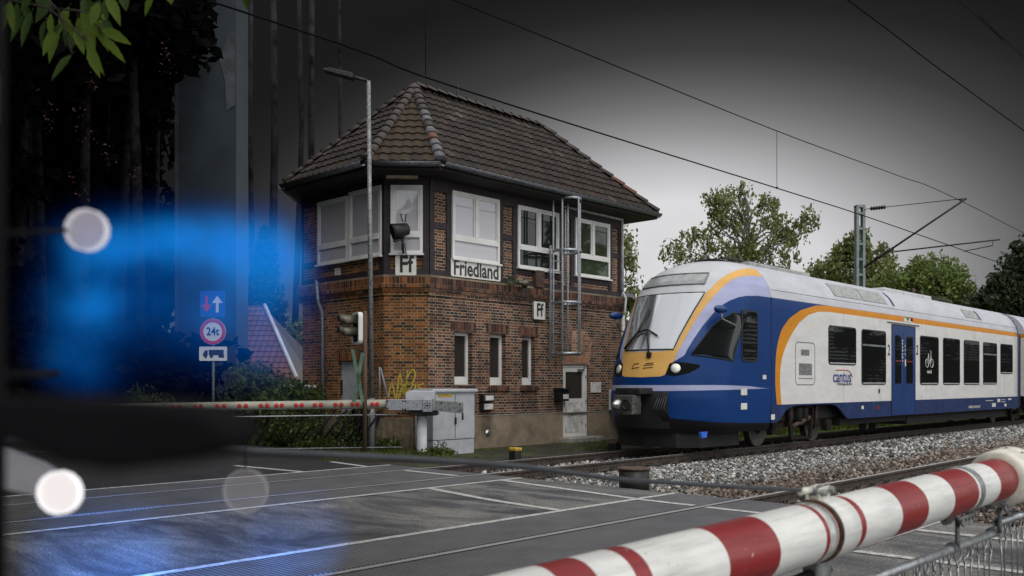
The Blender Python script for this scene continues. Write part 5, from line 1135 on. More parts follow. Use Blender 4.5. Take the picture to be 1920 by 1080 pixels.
# level crossing light signal seen from the side with its cross
xs_, ys_ = XY(684, 18.2); SG = thing("crossing_signal", "level crossing light signal seen from the side with hooded lamps and green backed cross", "signal", (xs_, ys_, 0))
f = lambda Y=18.2, px=684: (lambda b: b.frame((*XY(px, Y), 0), RX, FY, ZU))(MB()); ks = 18.2 / F
u_ = lambda px: (px - 684) * ks
z_ = lambda py: HC + (HY - py) * ks
f().tube([(0, 0, -.1), (0, 0, z_(583))], .045, 10).build("post", plain("brown signal post", (.08, .05, .03), .7), SG)
# plate faces left in the picture, so it is seen almost edge on
pd = (-RX * .90 - FY * .44).normalized(); pl = pd.cross(Vector((0, 0, 1))); org = Vector((*XY(671, 18.2), 0)); g = lambda: MB().frame(org, pl, pd, ZU)
bd = g(); bd.bevbox(-.24, .24, -.02, .04, z_(645), z_(587), .09); bd.build("backing_board", M_dark, SG)
g().ring(rrect(-.26, .26, z_(646), z_(586), .10), rrect(-.205, .205, z_(641.5), z_(590.5), .07), -.03, .06).build("board_rim", M_signw, SG)
for zc in (z_(602), z_(624)):
    b = g(); n = 14; R = []
    for v, dz0 in ((.04, 0), (.24, 0.0), (.40, .0)):
        R.append([b.p(.125 * math.cos(t_), v - (.10 if v > .3 and math.sin(t_) < 0 else 0) , zc + .125 * math.sin(t_)) for t_ in np.linspace(-.6, math.pi + .6, n)])
    for q in range(2):
        for k in range(n - 1): b.face((R[q][k], R[q][k + 1], R[q + 1][k + 1], R[q + 1][k]), 0, True)
    o = b.build("lamp_hood", M_horn, SG); o.modifiers.new("th", "SOLIDIFY").thickness = .012
    g().lathe((0, .04, zc), (0, .06, zc), [(0, .11), (.02, .08)], 16).build("lamp_glass", M_gl_dark, SG)
for (a_, c_, d_, e_) in ((662, 655, 681, 754), (681, 662, 664, 754)):
    b = f(); wdt = .036; b.prism([(u_(a_) - wdt, z_(c_)), (u_(a_) + wdt, z_(c_)), (u_(d_) + wdt, z_(e_)), (u_(d_) - wdt, z_(e_))], -.10 if a_ == 664 else -.06, -.085 if a_ == 664 else -.045); b.build("cross_blade", M_green, SG)
# traffic sign post
YS2 = 21.5; xs2, ys2 = XY(399, YS2); TS = thing("traffic_sign", "road sign post with blue priority arrows, 24t weight limit and truck plate", "traffic sign", (xs2, ys2, 0))
M_sblue = plain("blue sign", (.02, .08, .35), .4, var=.05); M_sred = plain("red sign rim", (.5, .02, .03), .4, var=.05)
fs = lambda: MB().frame((xs2, ys2, 0), RX, -FY, ZU); k2 = YS2 / F; u2 = lambda px: (px - 399) * k2; z2 = lambda py: HC + (HY - py) * k2
fs().tube([(0, -.04, -.1), (0, -.04, z2(545))], .035, 10).build("post", M_galvd, TS)
PL = fs().bevbox(u2(375.5), u2(422), 0, .02, z2(594), z2(545.5), .04).build("arrow_plate", M_sblue, TS)
def arrow(cx, z0, z1, up, mat, wd=.055):
    h = .17; pts = [(cx - wd / 2, z0), (cx + wd / 2, z0), (cx + wd / 2, z1 - h), (cx + .13, z1 - h), (cx, z1), (cx - .13, z1 - h), (cx - wd / 2, z1 - h)]
    if not up: pts = [(x, z0 + z1 - z) for x, z in pts]
    fs().prism(pts, .021, .026).build("arrow", mat, PL)
arrow(u2(388), z2(585), z2(555), False, M_sred); arrow(u2(408), z2(586), z2(555), True, M_signw, .07)
fs().lathe((u2(399.5), .0, z2(622)), (u2(399.5), .02, z2(622)), [(0, .31), (.02, .31)], 40).build("limit_plate", M_signw, TS); fs().ring([(u2(399.5) + .305 * math.cos(t_), z2(622) + .305 * math.sin(t_)) for t_ in np.linspace(0, 2 * math.pi, 41)[:-1]], [(u2(399.5) + .225 * math.cos(t_), z2(622) + .225 * math.sin(t_)) for t_ in np.linspace(0, 2 * math.pi, 41)[:-1]], .021, .026).build("red_ring", M_sred, TS)
q = Vector((xs2, ys2, 0)) + RX * u2(399.5) - FY * .027 + Vector((0, 0, z2(622))); text_mesh("24t", "weight_text", M_letter, tuple(q), tuple(RX), ZU, .27, TS, .85, .004)
fs().bevbox(u2(374), u2(426), 0, .02, z2(676.5), z2(650), .03).build("truck_plate", M_signw, TS)
b = fs(); 
b.box(u2(392), u2(420), .021, .026, z2(666), z2(656)); b.prism([(u2(381), z2(667)), (u2(390), z2(667)), (u2(390), z2(657)), (u2(385), z2(657)), (u2(382), z2(662))], .021, .026)
for px in (386, 397, 413, 418): b.lathe((u2(px), .021, z2(668)), (u2(px), .026, z2(668)), [(0, .04), (.005, .04)], 14)
b.build("truck_symbol", M_letter, TS)
# ================================================================ line equipment
M_wire = plain("dark contact wire", (.006, .006, .007), .9, 0, spec=.05)
def wire(pts, r, label, n=6, extra=None):
    o = MB().tube(smooth(pts, 6) if len(pts) > 2 else pts, r, n).build("overhead_wire", M_wire); tag(o, label, "overhead wire"); 
    return o
def wp(px, py, t): return (S(px, t), t, Zt(px, py, t))
cw = [(-12, 11.43, 6.55), wp(480, 30, 11.43), wp(858, 165, 11.43), wp(1470, 357, 11.43), wp(1615, 403, 11.43), wp(1780, 460, 11.3), wp(1870, 491, 11.2)]
cw += [(70, 11.4, 6.6), (200, 11.4, 6.6)]
w1 = wire(cw, .016, "lower wire sloping past the tiled roof down to the far catenary arm"); w1.name = "contact_wire"
mwp = [wp(480, -140, 11.43), wp(850, 0, 11.43), wp(1450, 243, 11.43), wp(1686, 330, 11.43), wp(1790, 371, 11.43)]
w2_ = wire([(-5, 11.43, 8.4)] + mwp + [(60, 11.43, 8.2), (120, 11.43, 8.6), (200, 11.43, 8.4)], .013, "upper carrier wire running to the tip of the far catenary arm")
def dropper(px, py0, py1, t, parent): MB().tube([wp(px, py0, t), wp(px, py1, t)], .007, 5).build("dropper", M_wire, parent)
dropper(798, -18, 141, 11.43, w1); dropper(1456.5, 246, 353, 11.43, w1)
MB().lathe(wp(1457, 354, 11.43), wp(1457, 350, 11.43), [(0, .03), (.05, .03)], 8).build("dropper_clamp", M_dark, w1)
wire([(-3, 5.19, 6.8), wp(1590, 0, 5.19), wp(1920, 245, 5.19), (60, 5.1, 6.7), (160, 5.1, 6.7)], .010, "single wire crossing the top right corner of the sky")
wire([(-3, 5.19, 8.1), wp(1850, 48, 5.19), wp(1920, 108, 5.19), (60, 5.1, 8.0), (160, 5.1, 8.0)], .006, "faint thin wire at the far right edge of the sky above the corner wire")
MS = S(1612, 15.0); MA = thing("catenary_mast", "grey lattice catenary mast with cantilever arms behind the train", "catenary mast", (MS, 15, 0)); zt_ = Zt(1612, 386, 15)
f = lambda: MB().frame((MS, 15, 0), RX, FY, ZU); kk = DD(1612, 15) / F; hw = 6 * kk
for sx_ in (-1, 1):
    f().box(sx_ * hw - .05, sx_ * hw + .05, -.14, .14, -.3, zt_).build("upright", plain("mast grey paint", (.20, .24, .25), .55), MA)
z = 4.0
while z < zt_ - .1: f().box(-hw + .05, hw - .05, -.12, .12, z, z + .10).build("batten", M_grey, MA); z += .62
f().box(-hw - .05, hw + .05, -.15, .15, zt_ - .08, zt_ + .02).build("mast_cap", M_grey, MA)
tip = (MS + .1, 11.0, Zt(1806, 369, 11.0)); base1 = (MS, 14.8, Zt(1618, 500, 14.8)); base2 = (MS, 14.8, Zt(1620, 392, 14.8))
def lerp(p, q, t): return tuple(p[i] + (q[i] - p[i]) * t for i in range(3))
b = MB(); b.tube([base1, tip], .04, 8); b.build("main_strut", M_dark, MA); b = MB(); b.tube([base2, tip], .014, 6); b.build("top_stay", M_wire, MA)
for p_, q_, t0, t1 in ((base1, tip, .14, .28), (base2, tip, .06, .22)):
    A_, B_ = lerp(p_, q_, t0), lerp(p_, q_, t1); ln = (Vector(B_) - Vector(A_)).length; pr = []
    for i in range(13): pr.append((ln * i / 12, .09 if i % 2 else .045))
    MB().lathe(A_, B_, pr, 12).build("insulator", plain("brown insulator", (.03, .022, .02), .35), MA)
j1 = (MS, *[14.8 + (11.0 - 14.8) * .31], Zt(1672, 470, 13.6)); reg = (MS + .1, 9.85, Zt(1878, 450, 9.85)); b = MB(); b.tube([j1, reg], .028, 8); b.build("registration_tube", M_dark, MA)
b = MB(); dr_ = (MS + .1, 10.1, Zt(1866, 455, 10.1)); b.tube([dr_, (MS + .1, 10.1, dr_[2] - .14), (MS + .1, 11.1, Zt(1822, 467, 10.7))], .018, 6); b.build("steady_arm", M_dark, MA)
b = MB(); b.tube([lerp(base1, tip, .97), lerp(base2, tip, .93)], .03, 6); b.build("clamp", M_dark, MA)
# second, farther small mast / signal behind the train roof
x, y = XY(1765, 60); M2 = thing("signal_mast", "thin grey signal mast with white round head behind the train roof", "signal mast", (x, y, 0)); b = MB().frame((x, y, 0), RX, FY, ZU)
b.tube([(0, 0, 0), (0, 0, ZY(522, 60))], .11, 8); b.build("post", M_grey, M2); MB().frame((x, y, 0), RX, FY, ZU).lathe((0, -.3, ZY(520, 60)), (0, 0, ZY(520, 60)), [(0, .2), (.3, .16)], 14).build("head", M_signw, M2)
b = MB().frame((x, y, 0), RX, FY, ZU); b.tube([(.3, 0, 0), (.3, 0, ZY(537, 60)), (1.6, 0, ZY(540, 60)), (1.6, 0, 0)], .06, 6); b.build("ladder_frame", M_rust, M2)
x, y = XY(1178, 32); SH = thing("annex", "low annex with dark roof half hidden behind the signal box and train", "shed", (x, y, 0))
b = MB().frame((x, y, 0), RX, FY, ZU); z0, z1 = ZY(545, 32), ZY(600, 32); b.prism([(-1.6, z0), (.1, z0 - .1), (1.2, z1), (1.2, z1 - .12), (.1, z0 - .24), (-1.6, z0 - .14)], -.1, 3); b.build("roof", M_zinc, SH); MB().frame((x, y, 0), RX, FY, ZU).box(-1.6, 1.0, .1, 2.9, 0, z1).build("wall", M_brick, SH)
# ================================================================ houses and hill
def house(name, pr, pl, e0, e1, Y, dep, label, tiles, wallm, apx=None, tw=.3, tl=.42):
    """roof plane facing the camera: pr/pl ridge pixels, e0/e1 eave pixels"""
    A = yx(*e0, Y); B = yx(*e1, Y); C = yx(*pr, Y + dep); D = yx(*pl, Y + dep); r = thing(name, label, "house", (A.x, A.y, 0))
    tiled("roof", [A, B, C, D], tiles, r, tw=tw, tl=tl, amp=.03, step=.04)
    b = MB(); b.tube([tuple(B + Vector((0, 0, .08))), tuple(C + Vector((0, 0, .08)))], .11, 8); b.build("verge_trim", M_pan, r)
    back = (C - B); back.z = 0; back = FY * dep * 2; b = MB()
    for P_, Q_ in ((A, B),): b.face([b.p(P_.x, P_.y, 0), b.p(Q_.x, Q_.y, 0), b.p(Q_.x, Q_.y, Q_.z), b.p(P_.x, P_.y, P_.z)])
    E_ = B + back; b.face([b.p(B.x, B.y, 0), b.p(E_.x, E_.y, 0), b.p(E_.x, E_.y, B.z), b.p(C.x, C.y, C.z - .05), b.p(B.x, B.y, B.z)])
    E2 = A + back; b.face([b.p(A.x, A.y, 0), b.p(E2.x, E2.y, 0), b.p(E2.x, E2.y, A.z), b.p(D.x, D.y, D.z - .05), b.p(A.x, A.y, A.z)]); b.face([b.p(C.x, C.y, C.z - .03), b.p(D.x, D.y, D.z - .03), b.p(E2.x, E2.y, A.z), b.p(E_.x, E_.y, B.z)]); b.build("wall", wallm, r)
    return r
M_hw = plain("rendered house wall", (.11, .10, .09), .85, var=.1)
house("tiled_house", (496, 575), (440, 574), (405, 712), (556, 712), 42, 4.5, "house with steep red tiled roof beside the spruce behind the hedge", M_tile_red, M_hw)
r = house("tiled_house", (640, 622), (560, 626), (545, 700), (660, 700), 58, 5, "farther house with grey red tiled roof and chimney at the signal box edge", M_tile_red, M_hw)
p_ = yx(593, 640, 60); MB().box(p_.x - .5, p_.x + .5, p_.y - .5, p_.y + .5, p_.z - 1, ZY(611, 60)).build("chimney", M_brick, r)
# wooded hill on the horizon
b = MB(); n = 60; R0 = []; R1 = []; R2 = []
for i in range(n + 1):
    px = -1500 + i * 100; h = 150 + 45 * math.sin(i * .37) + 25 * math.sin(i * .9 + 1); yt = 720 - (h if px < 2000 else h * .6) * (1.0 if px < 1000 else .75)
    R0.append(b.p(*yx(px, 722, 640))); R1.append(b.p(*yx(px, (720 + yt) / 2, 800))); R2.append(b.p(*yx(px, max(yt, 578 + 10 * math.sin(i)), 1000)))
for i in range(n):
    b.face((R0[i], R0[i + 1], R1[i + 1], R1[i]), 0, True); b.face((R1[i], R1[i + 1], R2[i + 1], R2[i]), 0, True)
M_hill = groundmat("wooded hillside", (.012, .02, .014), (.03, .045, .025), (.05, .07, .03), s1=.02, bump=.3); struct(b.build("hill", M_hill))
# ================================================================ vegetation
def leaves(C, Rr, n_each, size, droop=0.0, flat=.0, aspect=.55):
    """leaf shaped faces in clumps; C centres (k,3), Rr radii (k,3)"""
    C = np.asarray(C, float); Rr = np.asarray(Rr, float); k = len(C); n = int(n_each * k); idx = np.repeat(np.arange(k), n_each)
    d = RNG.normal(size=(n, 3)); d /= np.linalg.norm(d, axis=1)[:, None]; r = RNG.uniform(.15, 1, n) ** .5
    P = C[idx] + d * r[:, None] * Rr[idx]
    P[:, 2] -= droop * RNG.uniform(0, 1, n) * Rr[idx, 2]
    a = RNG.normal(size=(n, 3)); a[:, 2] -= droop * 1.5; a /= np.linalg.norm(a, axis=1)[:, None]
    b_ = RNG.normal(size=(n, 3)); b_[:, 2] *= (1 - flat); b_ -= a * (a * b_).sum(1)[:, None]; b_ /= np.linalg.norm(b_, axis=1)[:, None]
    s = size * RNG.uniform(.6, 1.3, n)[:, None]
    V = np.stack([P - a * s * .5, P + b_ * s * aspect * .5, P + a * s * .5, P - b_ * s * aspect * .5], 1)
    return V.reshape(-1, 3), np.arange(n * 4).reshape(-1, 4)
def crown(name, C, Rr, n_each, size, mat, parent, **k):
    V, Fc = leaves(C, Rr, n_each, size, **k); me = fast_mesh(name, V, Fc); me.materials.append(mat)
    o = bpy.data.objects.new(name, me); COL.objects.link(o)
    if parent: o.parent = parent; o.matrix_parent_inverse = Matrix.Translation(-Vector(parent.location))
    return o
def tree(name, label, cat, base, blobs, Y, mat, bark, n_clump, n_each, size, clump_r, droop=.3, tr=.25, group=None, depth=1.0, trunk_top=None, shell=True, lean=0):
    """blobs: (px, py, rx px, ry px) ellipses of the crown's outline seen at distance Y"""
    bx, by = XY(base, Y); r = thing(name, label, cat, (bx, by, 0), group); k = Y / F
    ar = [q[2] * q[3] for q in blobs]; tot = sum(ar); C = []; R = []
    for q, a in zip(blobs, ar):
        m = max(3, int(n_clump * a / tot)); cen = yx(q[0], q[1], Y)
        for _ in range(m):
            while True:
                d = np.array([random.uniform(-1, 1) for _ in range(3)])
                if np.linalg.norm(d) < 1: break
            if shell: d = d / max(np.linalg.norm(d), .01) * (np.linalg.norm(d) ** .6)
            p = cen + RX * (d[0] * q[2] * k) + FY * (d[1] * q[2] * k * depth) + Vector((0, 0, d[2] * q[3] * k)); C.append(p); rr = clump_r * random.uniform(.6, 1.4); R.append((rr, rr, rr * random.uniform(.8, 1.5)))
    crown("crown", C, R, n_each, size, mat, r, droop=droop)
    top = max(C, key=lambda p: p.z); tz_ = trunk_top or top.z - 1.0; b = MB(); h = tz_
    ps_ = [(bx, by, -.2), (bx + .1 + lean * .3, by, h * .3), (bx - .05 + lean * .7, by + .1, h * .65), (bx + .1 + lean, by, h)]
    b.tube(ps_, [tr, tr * .8, tr * .5, tr * .15], 9); b.build("trunk", bark, r)
    b = MB(); cs = random.sample(C, min(len(C), 46))
    for c in cs:
        zz = min(max(c.z - random.uniform(.8, 2.4), h * .25), h * .95); f_ = zz / h; s0 = Vector((bx + lean * f_, by, zz)); mid = (s0 + c) / 2 + Vector((random.uniform(-.3, .3), random.uniform(-.3, .3), random.uniform(.0, .5)))
        b.tube([tuple(s0), tuple(mid), tuple(c)], [tr * .32 * (1.1 - f_ * .6), tr * .15, .012], 5)
    b.build("limb", bark, r); return r
tree("birch_tree", "tall loose birch rising above the train cab between signal box and mast", "tree", 1402,
     [(1372, 380, 48, 32), (1345, 400, 25, 40), (1405, 430, 40, 60), (1440, 395, 30, 35), (1485, 420, 40, 32), (1505, 405, 22, 26), (1470, 460, 35, 35), (1300, 455, 45, 30), (1265, 472, 26, 16), (1345, 475, 50, 28), (1420, 490, 60, 22), (1388, 355, 20, 14), (1330, 375, 14, 16)], 44, M_lf_birch, M_barkb, 175, 42, .20, .34, droop=1.1, tr=.26)
tree("birch_tree", "smaller yellowish birch right behind the lattice mast", "tree", 1615,
     [(1605, 460, 32, 30), (1590, 490, 38, 40), (1640, 490, 32, 32), (1550, 505, 36, 22), (1615, 530, 65, 30), (1520, 515, 30, 12)], 52, M_lf_birch, M_bark, 120, 62, .27, .45, droop=.6, tr=.2)
tree("maple_tree", "dense rounded green tree behind the train roof right of the lattice mast", "tree", 1750,
     [(1750, 510, 45, 30), (1780, 520, 28, 30), (1710, 530, 40, 28), (1760, 545, 60, 30), (1675, 535, 36, 22), (1790, 560, 25, 26)], 50, M_lf_green, M_bark, 130, 60, .24, .5, droop=.3, tr=.3)
tree("oak_tree", "large dark green tree cut by the right edge of the photograph", "tree", 1930,
     [(1930, 500, 40, 50), (1905, 530, 45, 35), (1870, 550, 38, 25), (1900, 570, 70, 25), (1845, 575, 35, 14), (1980, 520, 60, 70)], 48, M_lf_dark, M_bark, 190, 80, .27, .5, droop=.2, tr=.4)
tree("ash_tree", "leafy tree just behind the right corner of the signal box", "tree", 1150,
     [(1175, 455, 16, 32), (1180, 500, 14, 22), (1168, 480, 22, 40), (1195, 535, 22, 22), (1175, 545, 30, 20), (1120, 500, 50, 70)], 34, M_lf_birch, M_bark, 100, 26, .17, .32, droop=.7, tr=.14)
# distant wood closing the horizon behind the train
C = []; R = []
for i in range(90):
    px = 1150 + i * 14; p = yx(px, random.uniform(590, 690), random.uniform(62, 80)); C.append(p); R.append((2.2, 2.2, 2.6))
o = crown("far_wood", C, R, 160, .6, M_lf_green, None); tag(o, "far green wood closing the view behind the train", "wood"); o["kind"] = "stuff"
# spruces
def spruce(label, px, ptop, pbot, wpx, Y, group=None):
    bx, by = XY(px, Y); k = Y / F; r = thing("spruce_tree", label, "tree", (bx, by, 0), group); zt, zb = ZY(ptop, Y), ZY(pbot, Y); C = []; R = []; b = MB(); rows = int((pbot - ptop) / 7)
    for i in range(rows):
        f_ = (i + .4) / rows; z = zt - (zt - zb) * f_; rad = wpx * k * (f_ ** .75) * random.uniform(.8, 1.1)
        for a in np.linspace(0, 6.28, 9)[:-1]:
            a += i * .7 + random.uniform(-.2, .2); rr = rad * random.uniform(.75, 1.1); e = Vector((bx + rr * math.cos(a), by + rr * math.sin(a), z - rr * .28))
            b.tube([(bx, by, z), tuple(e)], [.05, .01], 4)
            for q in (.35, .62, .9): C.append(Vector((bx, by, z)).lerp(e, q)); s = .22 + .28 * rad * .3; R.append((s, s, s * .6))
    crown("crown", C, R, 42, .20, M_lf_spruce, r, droop=.5); b.tube([(bx, by, -.2), (bx, by, zt)], [.3, .02], 8); b.build("trunk", M_barkd, r)
spruce("tall pointed spruce left of the signal box behind the tiled house", 497, 425, 690, 62, 50); spruce("small spruce close against the left flank of the tall spruce", 446, 510, 690, 34, 54)
for lab, px, blobs in (("dark leafy bush between spruce and red tiled house", 470, [(440, 575, 30, 35), (470, 610, 25, 40), (430, 620, 40, 40)]), ("light green shrub between the red tiled roof and the farther house", 572, [(562, 625, 18, 26), (575, 665, 20, 30), (580, 700, 20, 26)])):
    tree("garden_shrub", lab, "shrub", px, blobs, 52 if px == 470 else 50, M_lf_green, M_bark, 50, 60, .2, .4, trunk_top=3)
# hedge and brambles under the far boom
C = []; R = []
for i in range(250):
    px = random.uniform(250, 600); Y = random.uniform(20.5, 26); p = yx(px, 0, Y); p.z = random.uniform(.1, (.95 if px < 440 else 1.55) + .25 * math.sin(px * .03)); C.append(p); R.append((.4, .4, .35))
o = crown("hedge", C, R, 120, .13, M_lf_hedge, None, flat=.3); tag(o, "long bramble hedge behind the far boom and traffic sign", "hedge"); 
C = []; R = []
for i in range(70):
    px = random.uniform(470, 742); p = yx(px, 0, random.uniform(19.2, 20.2)); p.z = random.uniform(.0, .5 + .35 * math.sin(px * .05)); C.append(p); R.append((.25, .25, .22))
o = crown("bramble_patch", C, R, 110, .10, M_lf_hedge, None, flat=.3); tag(o, "low bright bramble patch under the slanted bars of the far boom", "brambles")
x, y = XY(688, 19.4); ST = thing("tree_stump", "dark twisted tree stump beneath the far boom by the lamp post", "tree stump", (x, y, 0))
b = MB(); b.tube([(x, y, -.1), (x + .02, y, .4), (x - .02, y, 1.0)], [.24, .16, .12], 10); b.tube([(x, y, .3), (x + .35, y, .9)], [.09, .05], 8); b.tube([(x, y, .3), (x - .3, y + .1, .95)], [.08, .05], 8); b.build("trunk", M_barkd, ST)
x, y = XY(740, 19.6); WF = thing("board_fence", "weathered upright board fence between the boom post and the brambles", "fence", (x, y, 0))
for i in range(12):
    px = 700 + i * 9.3; xx, yy_ = XY(px, 19.75); MB().frame((xx, yy_, 0), RX, FY, ZU).box(-.05, .045, -.012, .012, -.05, ZY(784, 19.75) + random.uniform(-.02, .02)).build("board", M_wood, WF)
xx, yy_ = XY(802, 19.75); MB().frame((xx, yy_, 0), RX, FY, ZU).box(-.05, .05, -.03, .03, -.05, ZY(784, 19.75)).build("fence_post", M_yellow, WF)
# weeds and grass
def tufts(name, label, cat, region, n, h, mat, wdt=.012):
    V = []; Fc = []
    for i in range(n):
        x, y, z = region(); hh = h * random.uniform(.4, 1.3); a = random.uniform(0, 6.28); lx, ly = hh * random.uniform(-.4, .4), hh * random.uniform(-.4, .4); k = len(V)
        V += [(x - wdt * math.cos(a), y - wdt * math.sin(a), z), (x + wdt * math.cos(a), y + wdt * math.sin(a), z), (x + lx, y + ly, z + hh), (x + lx * .6, y + ly * .6, z + hh * .8)]; Fc.append((k, k + 1, k + 2, k + 3))
    me = fast_mesh(name, np.array(V), np.array(Fc)); me.materials.append(mat); o = bpy.data.objects.new(name, me); COL.objects.link(o); tag(o, label, cat); o["kind"] = "stuff"; return o
M_tuft = leafmat("grass blades", (.16, .20, .04), (.05, .07, .02), .3)
spots = [(random.uniform(11, 20.5), random.choice([random.uniform(14.6, 15.3), random.uniform(12.9, 15.2)]), random.uniform(.12, .5)) for _ in range(46)]
def reg():
    x, y, r = random.choice(spots); return (x + random.gauss(0, r), min(y + random.gauss(0, r * .5), 15.28), -.035)
tufts("weeds", "patchy weeds and grass on the trodden yard before the signal box", "weeds", reg, 2600, .05, M_tuft, .007)
tufts("verge_grass", "bright grass strip beyond the far track seen under the train", "grass", lambda: (random.uniform(21, 40), random.uniform(13.0, 19), -.06), 9000, .16, M_tuft, .02)
def reg2():
    px = random.uniform(600, 850); x, y = XY(px, random.uniform(17.6, 19.4)); return (x, y, -.0)
tufts("roadside_grass", "rough grass around the foot of the far boom post", "grass", reg2, 3800, .13, M_tuft, .012)
x, y = XY(815, 18.0); C = [Vector((x + random.uniform(-.35, .5), y + random.uniform(-.2, .2), random.uniform(.02, .25))) for _ in range(14)]; o = crown("weed_clump", C, [(.16, .16, .14)] * 14, 60, .07, M_lf_hedge, None, flat=.2); tag(o, "yellow green weed clump at the foot of the far boom post", "weeds")
x, y = XY(1130, 20.8); C = [Vector((x + random.uniform(-.35, .3), y + random.uniform(-.2, .2), random.uniform(.0, .12))) for _ in range(12)]; o = crown("weed_clump", C, [(.14, .14, .09)] * 12, 50, .05, M_lf_hedge, None, flat=.2); tag(o, "small flowering weed clump beside the rusty brown block near the door", "weeds")
# what stands on the camera's side of the line and is mirrored in the windows
NB = thing("noise_barrier", "long dark slatted noise barrier on the camera side of the line, outside the view", "noise barrier", (70, -5, 0))
b = MB()
for k in range(22): b.box(34, 120, -5.06, -5.0, .1 + k * .22, .1 + k * .22 + .17)
b.build("slat_panel", M_wood, NB); b = MB()
for k in range(22): MB().box(34 + k * 4, 34.16 + k * 4, -5.0, -4.9, 0, 5.0).build("barrier_post", M_galvd, NB)
for i, (x, y, h) in enumerate(((46, -9, 15), (51, -11, 17), (57, -8, 14), (63, -12, 18), (70, -9, 16), (78, -12, 18), (88, -10, 17), (98, -12, 18), (110, -10, 18))):
    r = thing("spruce_tree", "spruce behind the noise barrier outside the view", "tree", (x, y, 0), "spruces behind the noise barrier"); C = []; R = []
    for j in range(60):
        f_ = random.random() ** .8; rad = 3.2 * f_; a = random.uniform(0, 6.28); C.append((x + rad * math.cos(a) * random.uniform(.2, 1), y + rad * math.sin(a) * random.uniform(.2, 1), h * (1 - f_ * .85))); R.append((.8, .8, .6))
    crown("crown", C, R, 70, .4, M_lf_spruce, r); MB().tube([(x, y, 0), (x, y, h)], [.25, .03], 6).build("trunk", M_barkd, r)
# ================================================================ dark wood on the left
M_black_wood = M_lf_wood
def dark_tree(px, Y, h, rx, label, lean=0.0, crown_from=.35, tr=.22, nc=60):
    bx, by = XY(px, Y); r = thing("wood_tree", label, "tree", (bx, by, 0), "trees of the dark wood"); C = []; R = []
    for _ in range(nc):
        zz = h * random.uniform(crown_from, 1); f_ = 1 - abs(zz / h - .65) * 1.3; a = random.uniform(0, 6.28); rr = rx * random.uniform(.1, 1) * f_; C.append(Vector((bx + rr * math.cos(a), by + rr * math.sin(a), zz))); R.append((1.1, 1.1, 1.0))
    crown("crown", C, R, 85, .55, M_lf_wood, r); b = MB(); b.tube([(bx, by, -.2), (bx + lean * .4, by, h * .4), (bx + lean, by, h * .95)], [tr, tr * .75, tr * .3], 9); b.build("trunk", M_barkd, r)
LB = ["trunk of the dark wood at the left edge below the hanging leaves", "second dark wood tree in from the left edge", "dark wood tree between the leaf spray and the grey pylon", "slim dark wood tree left of the grey pylon", "dark wood tree just touching the left side of the grey pylon", "dark wood tree set back between the leaf spray and the pylon",
      "tall dark wood tree set back below the leaf tips", "dark wood tree behind the blue beacon", "dark wood tree left of the round upper disc", "dark wood tree low beside the left pole", "dark wood tree behind the traffic sign", "dark wood tree left behind the leaf spray"]
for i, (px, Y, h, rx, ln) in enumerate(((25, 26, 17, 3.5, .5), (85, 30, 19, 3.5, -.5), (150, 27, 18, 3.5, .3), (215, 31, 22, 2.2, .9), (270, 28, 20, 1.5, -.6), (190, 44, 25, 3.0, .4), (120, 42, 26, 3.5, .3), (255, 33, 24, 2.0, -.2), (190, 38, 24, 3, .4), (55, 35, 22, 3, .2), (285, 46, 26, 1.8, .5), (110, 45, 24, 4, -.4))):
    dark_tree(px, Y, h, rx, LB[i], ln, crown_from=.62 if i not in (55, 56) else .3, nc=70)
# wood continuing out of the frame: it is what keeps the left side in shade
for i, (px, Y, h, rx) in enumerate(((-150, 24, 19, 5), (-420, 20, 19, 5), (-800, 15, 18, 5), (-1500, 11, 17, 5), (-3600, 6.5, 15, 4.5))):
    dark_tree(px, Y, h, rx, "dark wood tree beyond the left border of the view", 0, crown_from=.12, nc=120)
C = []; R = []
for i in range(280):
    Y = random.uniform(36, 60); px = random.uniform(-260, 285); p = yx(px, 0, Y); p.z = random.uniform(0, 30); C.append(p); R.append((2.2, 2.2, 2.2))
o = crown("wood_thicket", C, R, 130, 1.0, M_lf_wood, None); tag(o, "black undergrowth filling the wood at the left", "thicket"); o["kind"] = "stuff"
C = []; R = []
for i in range(150):
    Y = random.uniform(22, 34); px = random.uniform(-500, 420); p = yx(px, 0, Y); p.z = random.uniform(-.2, 2.6); C.append(p); R.append((1.0, 1.0, .7))
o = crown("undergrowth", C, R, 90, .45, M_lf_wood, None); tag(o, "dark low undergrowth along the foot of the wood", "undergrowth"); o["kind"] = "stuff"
C = [yx(px, py, 24) for px, py in ((310, 90), (312, 125), (150, 210), (150, 245), (95, 205), (90, 240), (170, 260), (140, 330), (260, 325), (155, 360), (70, 180), (175, 150), (205, 290))]
o = crown("red_leaf_spray", C, [(.22, .22, .35)] * len(C), 16, .085, M_lf_red, None); tag(o, "scattered reddish leaves catching light in the dark wood", "leaves"); o["kind"] = "stuff"
M_pole = plain("dusky bare trunk bark", (.016, .016, .019), .9, var=.5, scale=.7, spec=.1)
for i, (px, tr_, ln) in enumerate(((478, .22, -.4), (508, .35, .3), (548, .25, .8), (588, .3, -.2), (628, .2, .5))):
    x, y = XY(px, 66); r = thing("bare_trunk", ("thin bare trunk just right of the grey pylon", "thicker bare trunk above the spruce top", "bare trunk leaning right above the blue glow's right end", "bare trunk above the left tip of the tiled roof", "slim bare trunk rising below the street lamp arm")[i], "tree trunk", (x, y, 0))
    MB().tube([(x, y, -.2), (x + ln * .5, y, 10), (x + ln, y, 20), (x + ln * .7, y, 31)], [tr_, tr_ * .9, tr_ * .75, tr_ * .6], 8).build("trunk", M_pole, r)
